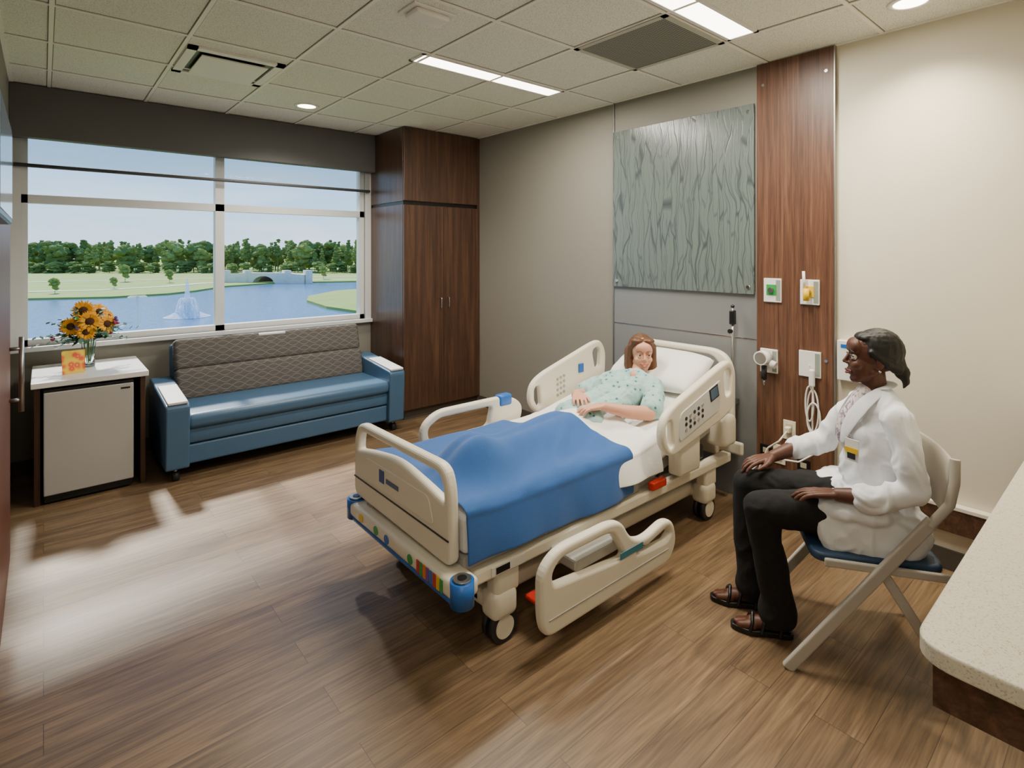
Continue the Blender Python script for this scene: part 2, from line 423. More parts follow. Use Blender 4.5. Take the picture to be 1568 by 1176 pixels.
# supply diffuser
g=group('supply_air_diffuser',(.88,3.8,ZC))
x0,x1,y0,y1=.62,1.15,3.52,4.08
boxes('frame',[((x0,y0,ZC-.014),(x0+.05,y1,ZC)),((x1-.05,y0,ZC-.014),(x1,y1,ZC)),((x0,y0,ZC-.014),(x1,y0+.05,ZC)),((x0,y1-.05,ZC-.014),(x1,y1,ZC))],mWhite)
box('throat',(x0+.05,y0+.05,ZC-.003),(x1-.05,y1-.05,ZC-.001),mBlack,.0)
box('plaque',(x0+.08,y0+.08,ZC-.028),(x1-.08,y1-.08,ZC-.018),mWhite,.004)
boxes('hangers',[((x0+.2,y0+.2,ZC-.02),(x0+.22,y0+.22,ZC)),((x1-.22,y1-.22,ZC-.02),(x1-.2,y1-.2,ZC))],mSteel)
endgroup()
g=group('ceiling_sensor',(1.43,2.31,ZC))
box('base',(1.31,2.23,ZC-.010),(1.55,2.39,ZC),mWhite,.006)
box('body',(1.335,2.25,ZC-.036),(1.525,2.37,ZC-.008),mWhite,.02,4)
endgroup()

# ---------------------------------------------------------------- left wall items
g=group('door_1',(XL+.03,3.3,0))
box('leaf',(XL+.012,2.78,.01),(XL+.05,3.82,2.12),mBrownRed,.003)
yh=3.74
cyl('handle_bar',(XL+.095,yh,.76),(XL+.095,yh,1.14),.011,mSteel)
for z in (.82,1.08): cyl('standoff',(XL+.05,yh,z),(XL+.095,yh,z),.009,mSteel)
endgroup()
g=group('wall_television',(XL+.05,2.3,1.85))
box('bracket',(XL,2.2,1.75),(XL+.055,2.45,1.95),mBlack)
box('body',(XL+.055,1.95,1.67),(XL+.092,2.71,2.02),mBlack,.006)
mScr=MT('tv_screen','#8fa2b3',.12)
box('screen',(XL+.091,1.97,1.69),(XL+.094,2.69,2.00),mScr,.0)
endgroup()

# ---------------------------------------------------------------- counter
mSolid,nt,b=newmat('solid_surface_speckled'); v=coords(nt)
f=noi(nt,v,260,2); nt.links.new(ramp(nt,f,[(.3,'#a39a85'),(.42,'#cdc6b2'),(1,'#dbd5c3')]),b.inputs['Base Color']); b.inputs['Roughness'].default_value=.3
g=group('sink_counter',(2.3,0,.8))
out=[(1.21,-.345),(XH-.002,-.345),(XH-.002,.29),(1.21,.29)]
sink=[(1.98+.25*math.cos(a),-.0+.17*math.sin(a)) for a in [2*math.pi*k/40 for k in range(40)]]
plate('countertop',rounded(out,[.0,.0,.0,.07],8),[sink],.035,mSolid,((1,0,0),(0,1,0)),.005,(0,0,.8425))
lathe('basin',[(.245,0),(.23,-.05),(.18,-.11),(.06,-.135),(.001,-.138)],mWhite,(1.98,-.0,.845)).scale=(1,.70,1)
boxes('apron',[((1.245,.245,.735),(XH-.002,.265,.825)),((1.245,-.345,.735),(1.265,.245,.825))],mWalnutX)
box('backsplash',(1.22,-.348,.86),(XH-.002,-.33,.96),mSolid,.003)
tube('faucet',[(1.98,-.25,.86),(1.98,-.25,1.08),(1.98,-.22,1.14),(1.98,-.14,1.14),(1.98,-.10,1.08)],.012,mChrome,sub=1)
box('end_support',(XH-.06,-.33,.0),(XH-.03,.2,.70),mWalnutDark,.002)
endgroup()
g=group('wall_bumper_rail',(XH-.03,.7,.27))
box('wood',(XH-.045,.42,.20),(XH-.001,1.0,.315),mWalnutX,.003)
box('cap',(XH-.05,.42,.315),(XH-.001,1.0,.335),mBedW,.003)
endgroup()

# ---------------------------------------------------------------- wall devices
def wallplate(nm,y,z,w=.105,h=.145,acc=None):
    g=group(nm,(XH-.04,y,z))
    x=XH-.03
    box('plate',(x-.012,y-w/2,z-h/2),(x,y+w/2,z+h/2),mWhite,.003)
    box('side_label',(x-.013,y-w/2+.004,z-h/2+.01),(x-.012,y-w/2+.03,z+h/2-.01),MT('label_grey','#8d948c'),.0)
    if acc:
        box('port_label',(x-.016,y-.025,z-.03),(x-.012,y+.035,z+.035),acc,.002)
        cyl('port',(x-.03,y+.005,z),(x-.016,y+.005,z),.016,mSteel)
    endgroup(); 
wallplate('oxygen_outlet',1.508,1.338,acc=mGrn)
wallplate('medical_air_outlet',1.295,1.338,acc=mYel)
g=group('flowmeter',(XH-.07,1.30,1.35))
cyl('body',(XH-.075,1.30,1.29),(XH-.075,1.30,1.36),.016,mYel); cyl('stem',(XH-.046,1.3,1.33),(XH-.075,1.3,1.33),.008,mSteel)
cyl('tube',(XH-.075,1.31,1.36),(XH-.075,1.315,1.46),.008,mWhite); endgroup()
wallplate('vacuum_outlet',1.53,.906)
g=group('suction_regulator',(XH-.1,1.54,.93))
cyl('gauge',(XH-.05,1.545,.93),(XH-.12,1.545,.93),.042,mWhite); cyl('gauge_face',(XH-.12,1.545,.93),(XH-.122,1.545,.93),.034,mSteel)
cyl('knob',(XH-.08,1.50,.90),(XH-.08,1.47,.89),.022,mWhite); cyl('trap',(XH-.08,1.54,.80),(XH-.08,1.54,.88),.016,mDark); cyl('nipple',(XH-.08,1.54,.76),(XH-.08,1.54,.80),.007,mChrome)
endgroup()
wallplate('nurse_call_station',1.295,.922,.12,.15)
g=group('call_cord',(XH-.07,1.27,.7))
pts=[]
for t in [k/30 for k in range(31)]: pts.append((XH-.055+.012*math.sin(t*9),1.29-.02*math.sin(t*3.1),.92-.52*t+0))
tube('cord_down',pts,.005,mWhite)
for k,(cy,cz,ry,rz) in enumerate([(1.27,.66,.03,.12),(1.285,.70,.022,.10),(1.26,.62,.035,.09)]):
    tube('loop_%d'%k,[(XH-.06-.008*k,cy+ry*math.cos(a),cz+rz*math.sin(a)) for a in [2*math.pi*i/24 for i in range(24)]],.0045,mWhite,closed=True)
box('handset',(XH-.085,1.255,.80),(XH-.06,1.285,.90),mWhite,.008)
tube('cord_low',[(XH-.055,1.27,.41),(XH-.1,1.33,.36),(XH-.12,1.45,.35),(XH-.1,1.55,.30),(XH-.2,1.62,.2)],.005,mWhite,sub=1)
endgroup()
for (y,z,c) in ((1.41,.51,mBedW),(1.47,.35,mBedW),(1.33,.30,mBlack),(1.55,.33,mBlack)):
    g=group('power_outlet',(XH-.035,y,z)); box('plate',(XH-.036,y-.036,z-.057),(XH-.03,y+.036,z+.057),c,.002)
    for dz in (-.024,.024): box('socket',(XH-.039,y-.017,z+dz-.015),(XH-.036,y+.017,z+dz+.015),MT('socket','#b9b09c'),.003)
    endgroup()
g=group('power_cord',(XH-.1,1.5,.4))
box('plug',(XH-.075,1.395,.50),(XH-.039,1.425,.535),mBedW,.006)
tube('cord',[(XH-.07,1.41,.51),(XH-.13,1.43,.46),(XH-.12,1.5,.40),(XH-.14,1.55,.25),(XH-.3,1.6,.12)],.005,mBedW,sub=1)
endgroup()
g=group('infusion_pole_mount',(XH-.08,1.74,1.0))
cyl('pole',(XH-.08,1.74,.45),(XH-.08,1.74,1.22),.008,mSteel); box('clamp',(XH-.10,1.725,1.11),(XH-.06,1.755,1.20),mBlack,.006); box('bracket',(XH-.08,1.73,.6),(XH-.014,1.75,.63),mSteel,.002)
cyl('knob',(XH-.10,1.74,1.07),(XH-.12,1.74,1.07),.014,mBlack); sph('hook',(XH-.08,1.74,1.225),.012,mBlack); endgroup()
g=group('glove_box_holder',(XH-.03,1.09,1.0)); box('holder',(XH-.045,1.03,.86),(XH+.0005,1.15,1.08),mWhite,.004); box('label',(XH-.047,1.05,1.04),(XH-.045,1.13,1.06),mBedB,.0); endgroup()

# ---------------------------------------------------------------- fridge cabinet
g=group('refrigerator_cabinet',(.25,4.8,0))
ax0,ax1,ay0,ay1=-.045,.53,4.46,5.14
box('top',(ax0-.015,ay0-.02,.73),(ax1+.015,ay1,.765),MT('white_laminate_top','#e4e4e1',.35),.004)
box('side_l',(ax0,ay0+.01,0),(ax0+.03,ay1,.73),mWalnutDark,.002)
box('side_r',(ax1-.03,ay0+.01,0),(ax1,ay1,.73),mWalnutDark,.002)
box('back',(ax0+.03,ay1-.02,.08),(ax1-.03,ay1,.73),mWalnutDark,.0)
box('fridge_body',(ax0+.045,ay0+.03,.03),(ax1-.07,ay1-.05,.715),mBlack,.004)
box('fridge_door',(ax0+.045,ay0-.02,.06),(ax1-.07,ay0+.03,.700),mFridge,.006)
box('fridge_kick',(ax0+.05,ay0+.0,.015),(ax1-.075,ay0+.03,.055),mBlack,.0)
box('fridge_top_strip',(ax0+.045,ay0-.018,.700),(ax1-.07,ay0+.03,.717),mBlack,.002)
box('badge',(ax1-.14,ay0-.023,.665),(ax1-.09,ay0-.020,.675),mBlack,.0)
endgroup()

# ---------------------------------------------------------------- sunflowers
g=group('sunflower_vase',(.24,4.84,.765))
mG,nt,b=newmat('clear_glass'); b.inputs['Transmission Weight'].default_value=1; b.inputs['Roughness'].default_value=.02; b.inputs['Base Color'].default_value=(.85,.95,.93,1)
vc=V((.24,4.84,.766))
lathe('vase',[(.001,.0),(.035,.0),(.038,.01),(.036,.1),(.045,.2),(.052,.23),(.049,.23),(.042,.2),(.033,.1),(.034,.02),(.001,.015)],mG,vc)
mStem=MT('stem_green','#4f7d38',.6); mPet=MT('petal_yellow','#f2a90c',.6,var=.2); mCore=MT('flower_core','#4a2c15',.9,var=.4,scale=60,bump=.8,bscale=150); mLeaf=MT('leaf_green','#4f8038',.6,var=.25); mEuc=MT('eucalyptus','#4c7364',.6,var=.2)
mPink=MT('pink_blossom','#b0486e',.7,var=.3); mPurp=MT('purple_blossom','#6a4a86',.7,var=.3)
heads=[((-.10,-.08,.30),.05),((.0,-.12,.33),.055),((.10,-.06,.30),.052),((-.03,-.03,.40),.055),((.06,.02,.38),.05),((-.02,-.13,.26),.045),((.12,.05,.34),.04)]
for i,(h,r) in enumerate(heads):
    p=vc+V(h); tube('stem_%d'%i,[tuple(vc+V((h[0]*.1,h[1]*.1,.03))),tuple(vc+V((h[0]*.3,h[1]*.3,.22))),tuple(p)],.003,mStem,sub=1)
    n=(V((h[0]*2.5,h[1]*3-.35,.12))).normalized()
    bm=bmesh.new()
    q=n.to_track_quat('Z','Y').to_matrix().to_4x4()
    for k in range(26):
        a=2*math.pi*k/26+random.uniform(-.08,.08); L=r*random.uniform(.95,1.25); w=r*.17; z=(.004 if k%2 else -.002)
        r0=r*.45
        pts=[(r0,-w*.5,z),(r0+L*.4,-w,z+.006),(r0+L*.8,0,z+.002),(r0+L*.4,w,z+.006),(r0,w*.5,z)]
        bm.faces.new([bm.verts.new(q@(Matrix.Rotation(a,4,'Z')@V(t))) for t in pts])
    ob=frombm('petals_%d'%i,bm,mPet); ob.location=p
    o2=sph('core_%d'%i,p,(r*.52,r*.52,r*.22),mCore); o2.rotation_mode='QUATERNION'; o2.rotation_quaternion=n.to_track_quat('Z','Y')
bm=bmesh.new()
for s in range(38):
    a=2*math.pi*s/38+random.uniform(-.1,.1); tilt=random.uniform(.25,1.50); L=random.uniform(.20,.33)
    d=V((math.cos(a)*math.sin(tilt),math.sin(a)*math.sin(tilt)*.7,math.cos(tilt)))
    p0=V((0,-.02,.2)); 
    for k in range(14):
        t=(k+1)/14; p=p0+d*L*t+V((0,0,-.06*t*t)); s2=V((-d.y,d.x,0)).normalized()*(1 if k%2 else -1)
        ll=.050*(1.1-t*.5); w=.017
        if p.y+vc.y>5.08: continue
        dd=(s2+d*.5).normalized(); u=(dd.cross(V((0,0,1))).normalized()+V((0,0,random.uniform(-1.2,1.2)))).normalized()
        bm.faces.new([bm.verts.new(x) for x in (p,p+dd*ll*.5+u*w,p+dd*ll,p+dd*ll*.5-u*w)])
ob=frombm('foliage',bm,mEuc); ob.location=vc
bm=bmesh.new()
for s in range(44):
    a=random.uniform(0,2*math.pi); p=V((math.cos(a)*.05,math.sin(a)*.05,random.uniform(.2,.34))); dd=V((math.cos(a),math.sin(a),random.uniform(-.1,.8))).normalized(); u=(dd.cross(V((0,0,1))).normalized()+V((0,0,random.uniform(-1,1)))).normalized(); ll=.12; w=.032
    bm.faces.new([bm.verts.new(x) for x in (p,p+dd*ll*.4+u*w,p+dd*ll+V((0,0,-.02)),p+dd*ll*.4-u*w)])
ob=frombm('leaves',bm,mLeaf); ob.location=vc
for i in range(12):
    a=random.uniform(2.6,6.6); rr=random.uniform(.12,.2); c=vc+V((math.cos(a)*rr,math.sin(a)*rr*.7,random.uniform(.2,.36)))
    blob('blossom_%d'%i,[('e',c+V((random.uniform(-.014,.014),random.uniform(-.014,.014),random.uniform(-.014,.014))),(.009,.009,.008)) for k in range(6)],(mPink,mPurp)[i%2],.004,1)
endgroup()
mCard,nt,b=newmat('floral_card'); v=coords(nt); vo=node(nt,'ShaderNodeTexVoronoi'); vo.inputs['Scale'].default_value=24; nt.links.new(v,vo.inputs['Vector'])
nt.links.new(ramp(nt,vo.outputs['Distance'],[(0,'#f3e02b'),(.25,'#e8304a'),(.42,'#f39a28'),(.6,'#f3cf40')]),b.inputs['Base Color'])
g=group('greeting_card',(.15,4.68,.765))
o=obox('front',(.15,4.66,.765+.075),(.12,.002,.15),(math.radians(-8),0,math.radians(12)),mCard,.0)
o=obox('back',(.155,4.70,.765+.075),(.12,.002,.15),(math.radians(8),0,math.radians(-4)),mCard,.0)
endgroup()

# ---------------------------------------------------------------- sofa
def sofa_pat():
    m,nt,b=newmat('ogee_upholstery'); tc=node(nt,'ShaderNodeTexCoord'); sp=node(nt,'ShaderNodeSeparateXYZ'); nt.links.new(tc.outputs['Object'],sp.inputs[0])
    X=sp.outputs[0];Z=sp.outputs[2]
    def wave(ph,kx=34,kz=26,A=1.2):
        s=math_(nt,'SINE',math_(nt,'ADD',math_(nt,'MULTIPLY',X,kx),ph)); t=math_(nt,'ADD',math_(nt,'MULTIPLY',Z,kz*2.2),math_(nt,'MULTIPLY',s,A))
        return math_(nt,'ABSOLUTE',math_(nt,'SINE',t))
    w=math_(nt,'MINIMUM',wave(0),wave(math.pi)); w=math_(nt,'MINIMUM',w,math_(nt,'ADD',.06,wave(1.57,17,40,.9)))
    o=ramp(nt,w,[(0,'#85807a'),(.08,'#77726d'),(.16,'#54504d')]); nt.links.new(o,b.inputs['Base Color']); b.inputs['Roughness'].default_value=.85
    bumpn(nt,b,noi(nt,tc.outputs['Object'],400,1),.2,.002); return m
mOg=sofa_pat(); mBlueV=MT('blue_vinyl','#456685',.36,var=.05,scale=12,bump=.08,bscale=120)
mArmW=MT('arm_cap_white','#e2e3e2',.4)
g=group('sofa',(1.52,4.7,0))
sx0,sx1=.62,2.42
box('base_lower',(sx0+.14,4.345,.10),(sx1-.14,5.02,.235),mBlueV,.012)
box('base_upper',(sx0+.14,4.335,.242),(sx1-.14,5.02,.35),mBlueV,.014)
box('seat_cushion',(sx0+.13,4.30,.345),(sx1-.13,4.86,.45),mBlueV,.04,5)
def lean(nm,z0,z1,y0,th,mat,tilt):
    c=V(((sx0+sx1)/2,y0,(z0+z1)/2)); return obox(nm,c,(sx1-sx0-.29,th,z1-z0),(math.radians(-tilt),0,0),mat,.035,5)
lean('back_cushion_lower',.42,.665,4.87,.13,mOg,14)
lean('back_cushion_upper',.645,.885,4.945,.13,mOg,14)
obox('back_shell',((sx0+sx1)/2,5.02,.5),(sx1-sx0-.27,.06,.68),(math.radians(-6),0,0),mBlueV,.02)
box('pull_handle',(1.38,4.90,.862),(1.60,4.96,.885),mArmW,.008)
for sgn,xa in ((1,sx0),(-1,sx1-.145)):
    prof=[(4.30,.09),(5.03,.09),(5.03,.60),(4.95,.60),(4.28,.535)]
    me_out=rounded(prof,[.02,.02,.03,.03,.04],4)
    o=plate('arm',me_out,[],.145,mBlueV,((0,1,0),(0,0,1)),.012,(xa+.0725,0,0))
    prof=[(4.29,.535),(4.72,.572),(4.72,.592),(4.285,.555)]
    o=plate('arm_cap',rounded(prof,.008,3),[],.12,mArmW,((0,1,0),(0,0,1)),.006,(xa+.0725,0,0))
    for yy in (4.37,4.95):
        cyl('caster',(xa+.05,yy,.033),(xa+.09,yy,.033),.033,mDark); cyl('caster_stem',(xa+.07,yy,.04),(xa+.07,yy,.1),.012,mSteel)
endgroup()

# ---------------------------------------------------------------- hospital bed
g=group('hospital_bed',(2.25,2.1,0))
YN,YF=1.70,2.54
SL=.215
def prism_xz(nm,pts,y0,y1,mat,bev=.012):
    return plate(nm,pts,[],abs(y1-y0),mat,((1,0,0),(0,0,1)),bev,(0,(y0+y1)/2,0))
prism_xz('mattress',rounded([(1.225,.40),(2.30,.40),(3.22,.60),(3.19,.745),(2.30,.555),(1.225,.555)],[.03,.05,.03,.05,.1,.03]),YN+.01,YF-.01,mSheet,.03)
box('deck',(1.22,YN+.01,.345),(2.32,YF-.01,.40),mBedG,.008)
prism_xz('deck_head',[(2.30,.345),(3.22,.54),(3.22,.60),(2.30,.40)],YN+.02,YF-.02,mBedG,.004)
for y in (YN-.01,YF-.04):
    box('side_rail_frame',(1.25,y-.01,.29),(3.2,y+.05,.345),mBedW,.01)
box('lift_frame',(1.5,1.85,.22),(3.0,2.35,.30),mBedG,.01)
box('base_frame',(1.35,1.78,.125),(3.05,2.42,.20),mBedW,.02)
for x in (1.42,2.98):
    box('cross_beam',(x-.07,1.70,.12),(x+.07,2.50,.20),mBedW,.03,4)
    for y in (1.73,2.47):
        box('caster_housing',(x-.075,y-.05,.10),(x+.055,y+.05,.215),mBedW,.03,4)
        for dy in (-.022,.022): cyl('wheel',(x-.01,y+dy-.012,.065),(x-.01,y+dy+.012,.065),.065,mDark,seg=32)
        for dy in (-.036,.036): cyl('hub_cover',(x-.01,y+dy-.003,.065),(x-.01,y+dy+.003,.065),.045,mBedW,seg=32)
        box('fork',(x-.03,y-.008,.06),(x+.03,y+.008,.13),mBedW,.006)
for x in (1.75,2.65):
    for y in (1.88,2.32): obox('lift_arm',(x,y,.21),(.5,.04,.05),(0,math.radians(-14),0),mBedG,.01)
for x in (1.42,2.98): box('leg_cover',(x-.06,1.69,.19),(x+.07,1.76,.30),mBedW,.02,4)
box('brake_pedal',(1.52,1.60,.13),(1.62,1.70,.15),mRed,.008)
box('red_release',(2.36,1.655,.35),(2.48,1.69,.39),mRed,.006)
box('motor_box',(2.1,1.9,.2),(2.4,2.2,.33),mBlack,.01)
box('black_mechanism',(2.5,1.72,.36),(2.95,1.80,.44),mBlack,.01)
box('label_plate',(1.33,YN-.024,.30),(1.50,YN-.019,.335),MT('label_white','#d8d8d0'),.0)
box('label_dark',(1.35,YN-.026,.305),(1.42,YN-.023,.33),mBlack,.0)
# footboard
fx=1.185
yn,yf=1.725,2.555
outer=rounded([(yn-.01,.375),(yf,.385),(yf,.66),(yf-.04,.745),(yn+.04,.755),(yn,.67)],[.05,.05,.06,.07,.07,.06],6)
hole=rounded([(yn+.040,.610),(yn+.16,.635),(2.14,.672),(yf-.16,.635),(yf-.040,.610),(yf-.045,.67),(yf-.075,.705),(yn+.075,.713),(yn+.045,.67)],[.012,.1,.1,.1,.012,.03,.03,.03,.03],5)
plate('footboard',outer,[hole],.05,mBedW,((0,1,0),(0,0,1)),.018,(fx,0,0))
box('footboard_groove',(fx-.028,yn+.00,.475),(fx-.0245,yf-.01,.481),mDark,.0)
plate('footboard_face',rounded([(yn+.10,.50),(yf-.10,.50),(yf-.14,.605),(yn+.14,.605)],.03),[],.006,mBedW,((0,1,0),(0,0,1)),.002,(fx-.027,0,0))
box('maker_label_icon',(fx-.0325,2.23,.535),(fx-.0305,2.275,.59),MT('label_navy','#24468c'),.0)
box('maker_label_text',(fx-.0325,2.10,.545),(fx-.0305,2.21,.565),MT('label_text','#4a5c80'),.0)
for y in (1.85,2.42): box('footboard_post',(fx-.01,y-.03,.30),(fx+.03,y+.03,.42),mBedG,.008)
# foot bumper
box('foot_bumper',(1.125,1.63,.295),(1.235,2.54,.365),mBedW,.02,4)
box('bumper_blue_skirt',(1.13,1.66,.275),(1.23,2.51,.30),mBedB,.01)
for y in (1.645,2.535):
    cyl('corner_bumper',(1.165,y,.28),(1.165,y,.37),.045,mBedB); cyl('corner_cap',(1.165,y,.37),(1.165,y,.378),.034,mSteel); cyl('corner_hole',(1.165,y,.378),(1.165,y,.380),.018,mBlack)
cols=[MT('sticker_%d'%i,c) for i,c in enumerate(['#3d9a52','#e0b820','#c23b2b','#3a78b8','#7d4aa0','#e07b28','#3d9a52','#c23b2b'])]
for i in range(8): box('sticker_%d'%i,(1.121,1.71+i*.024,.305),(1.124,1.728+i*.024,.355),cols[i],.0)
for y,c in ((1.95,mGrn),(2.15,mBedB),(2.25,mGrn),(2.40,mYel)): cyl('round_sticker',(1.1245,y,.33),(1.122,y,.33),.020,c)
# headboard
hx=3.275
outer=rounded([(1.70,.48),(2.52,.48),(2.52,.86),(2.44,.955),(1.78,.955),(1.70,.86)],[.04,.04,.08,.1,.1,.08],6)
hole=rounded([(1.78,.80),(2.44,.80),(2.44,.85),(2.38,.91),(1.84,.91),(1.78,.85)],.035,5)
plate('headboard',outer,[hole],.05,mBedW,((0,1,0),(0,0,1)),.018,(hx,0,0))
box('headboard_post',(hx-.03,1.8,.28),(hx+.02,2.4,.50),mBedW,.02)
box('wall_guard',(hx+.02,1.66,.30),(hx+.05,2.54,.38),mBedW,.012)
# head rails (raised)
def head_rail(nm,y,out):
    o=rounded([(2.43,.515),(2.98,.62),(3.09,.67),(3.10,.86),(3.04,.945),(2.95,.93),(2.44,.775),(2.36,.71),(2.35,.60)],[.05,.08,.05,.06,.06,.06,.09,.06,.06],6)
    h1=rounded([(2.955,.86),(2.985,.74),(3.035,.75),(3.045,.86),(3.02,.895),(2.97,.885)],.02,4)
    h2=rounded([(2.395,.62),(2.43,.565),(2.455,.58),(2.44,.70),(2.42,.71),(2.395,.69)],.015,4)
    plate(nm,o,[h1,h2],.045,mBedW,((1,0,0),(0,0,1)),.016,(0,y,0))
    yo=y+out*.0245
    plate(nm+'_control_panel',rounded([(2.50,.585),(2.90,.68),(2.92,.85),(2.51,.73)],.03),[],.006,MT('panel_grey','#cfcec8'),((1,0,0),(0,0,1)),.002,(0,yo,0))
    rot=(0,-math.radians(15),0)
    obox(nm+'_screen',(2.84,yo+out*.004,.785),(.09,.004,.07),rot,mBlack,.0)
    obox(nm+'_screen_glass',(2.84,yo+out*.0065,.785),(.075,.002,.055),rot,MT('lcd','#4d6478',.15),.0)
    for i in range(5):
        for j in range(3):
            x=2.56+i*.040; cyl(nm+'_key',(x,yo,.638+j*.030+(x-2.56)*.27),(x,yo+out*.006,.638+j*.030+(x-2.56)*.27),.010,mDark if (i+j)%3 else mBedG,seg=12)
    box(nm+'_arm',(2.55,min(y,y-out*.08),.38),(2.75,max(y,y-out*.08),.57),mBedW,.015)
head_rail('head_rail_near',1.62,-1)
head_rail('head_rail_far',2.60,1)
box('emblem',(2.80,2.568,.74),(2.85,2.576,.80),mBedB,.01); 
for i in range(3):
    for j in range(4): cyl('inner_key',(2.60+i*.03,2.577,.62+j*.035+i*.008),(2.60+i*.03,2.572,.62+j*.035+i*.008),.009,mBedG,seg=10)
# near foot rail (lowered)
o=rounded([(1.46,.09),(2.28,.09),(2.34,.17),(2.31,.275),(2.24,.30),(2.08,.265),(1.98,.30),(1.92,.395),(1.84,.415),(1.52,.415),(1.43,.35),(1.43,.16)],[.05,.06,.05,.04,.04,.06,.05,.05,.04,.08,.05,.06],5)
h1=rounded([(1.50,.28),(1.94,.235),(1.86,.36),(1.82,.372),(1.54,.372),(1.49,.33)],.03,4)
h2=rounded([(2.02,.215),(2.25,.20),(2.29,.225),(2.26,.258),(2.10,.225),(2.04,.25)],.012,4)
plate('foot_rail_near',o,[h1,h2],.045,mBedW,((1,0,0),(0,0,1)),.016,(0,1.525,0))
box('foot_rail_near_groove',(1.47,1.5,.155),(2.26,1.5025,.160),mBedG,.0)
box('foot_rail_near_strip',(1.90,1.50,.235),(2.06,1.503,.262),MT('teal_label','#3c7a8c'),.0)
box('foot_rail_near_arm',(1.65,1.53,.26),(1.95,1.70,.31),mBedG,.01)
# far foot rail (raised)
o=rounded([(1.60,.44),(2.25,.44),(2.30,.60),(2.24,.66),(2.12,.69),(1.66,.69),(1.56,.62),(1.56,.5)],[.05,.06,.05,.04,.05,.07,.05,.05],5)
h1=rounded([(1.61,.53),(2.02,.53),(2.05,.645),(1.68,.645),(1.60,.60)],.03,4)
plate('foot_rail_far',o,[h1],.045,mBedW,((1,0,0),(0,0,1)),.016,(0,2.60,0))
box('foot_rail_far_blue',(2.10,2.57,.63),(2.20,2.63,.70),mBedB,.015)
box('foot_rail_far_arm',(1.8,2.50,.35),(2.05,2.60,.46),mBedG,.01)
box('head_motor_cover',(3.02,1.62,.42),(3.16,1.76,.60),mBedW,.03,4)
endgroup()

def smooth01(t): t=max(0,min(1,t)); return t*t*(3-2*t)
def lap(x,y):
    base=.562+max(0,x-2.30)*SL
    wd=.135+.05*smooth01((x-1.5)/.7)
    yc0=2.00+.09*smooth01((x-1.45)/.75)
    mound=math.exp(-(abs(y-yc0)/wd)**2.2)
    dip=.020*math.exp(-((y-yc0)/.035)**2)*(1-smooth01((x-1.95)/.3))
    h=(.125)*mound-dip
    h*=smooth01((x-1.20)/.22)
    f=.0
    for yc,hh in ((1.925,.058),(2.075,.052)):
        f+=hh*math.exp(-((x-1.48)/.11)**2)*math.exp(-((y-yc)/.085)**2)
    tent=.02*smooth01(1-(x-1.22)/.2)
    return base+h+f+tent
def cloth(name,x0f,x1f,mat,off,ztop_near,zhem_near,zhem_far,nx=90,wr=.006,seed=0,th=.006):
    bm=bmesh.new(); rows=[]
    Yn,Yf=1.705,2.528
    S=[]
    for k in range(8): S.append(('F',k/7))
    for k in range(1,70): S.append(('T',k/70))
    for k in range(16): S.append(('N',k/15))
    for i in range(nx+1):
        u=i/nx; row=[]
        for kind,t in S:
            yy={'F':Yf,'T':Yf+(Yn-Yf)*t,'N':Yn}[kind]
            a=(Yf-yy)/(Yf-Yn)
            x=x0f(a)+(x1f(a)-x0f(a))*u
            if kind=='T':
                z=lap(x,yy)+off
                edge=min((yy-Yn),(Yf-yy)); 
                if edge<.05: z-=.02*(1-edge/.05)**2
                w=noise.noise(V((x*4+seed,yy*6,seed)))*wr
                ph=(x-1.3)*.55+(2.2-yy)*.9
                cr=1-abs(noise.noise(V((ph*7+seed,(x+yy)*1.1,seed+3))))*4
                w+=wr*1.5*max(0,cr)*smooth01((2.15-yy)/.3)
                co=(x,yy,z+w)
            elif kind=='N':
                zt=lap(x,Yn)+off-.02; z=zt+(zhem_near-zt)*t
                f=math.sin(x*13+seed)*.6+math.sin(x*29+2+seed)*.25+noise.noise(V((x*5,seed,0)))
                y=Yn-.016*math.sin(t*math.pi/2)-(.014+.016*f)*t
                co=(x+.02*t*math.sin(x*8),min(y,Yn-.004),z+.010*t*math.sin(x*5+seed))
            else:
                zt=lap(x,Yf)+off-.02; z=zhem_far+(zt-zhem_far)*t
                co=(x,Yf+.014*(1-t)+.01,z)
            row.append(bm.verts.new(co))
        rows.append(row)
    for r1,r2 in zip(rows[:-1],rows[1:]):
        for k in range(len(r1)-1): bm.faces.new((r1[k],r1[k+1],r2[k+1],r2[k]))
    bmesh.ops.recalc_face_normals(bm,faces=bm.faces)
    ob=frombm(name,bm,mat,True)
    s=ob.modifiers.new('sol','SOLIDIFY'); s.thickness=th; s.offset=1
    s=ob.modifiers.new('sub','SUBSURF'); s.levels=1; s.render_levels=1
    return centre(ob)
mBlanket=MT('blue_blanket_fabric','#1d5497',.85,var=.08,scale=20,bump=.25,bscale=350,sheen=.2)
cloth('blanket',lambda a:1.222,lambda a:2.06+.19*a,mBlanket,.012,.55,.375,.46,seed=1,wr=.008)
cloth('bed_sheet',lambda a:2.0+.1*a,lambda a:2.33+.14*a,mSheet,.004,.55,.42,.48,nx=40,wr=.008,seed=4,th=.004)
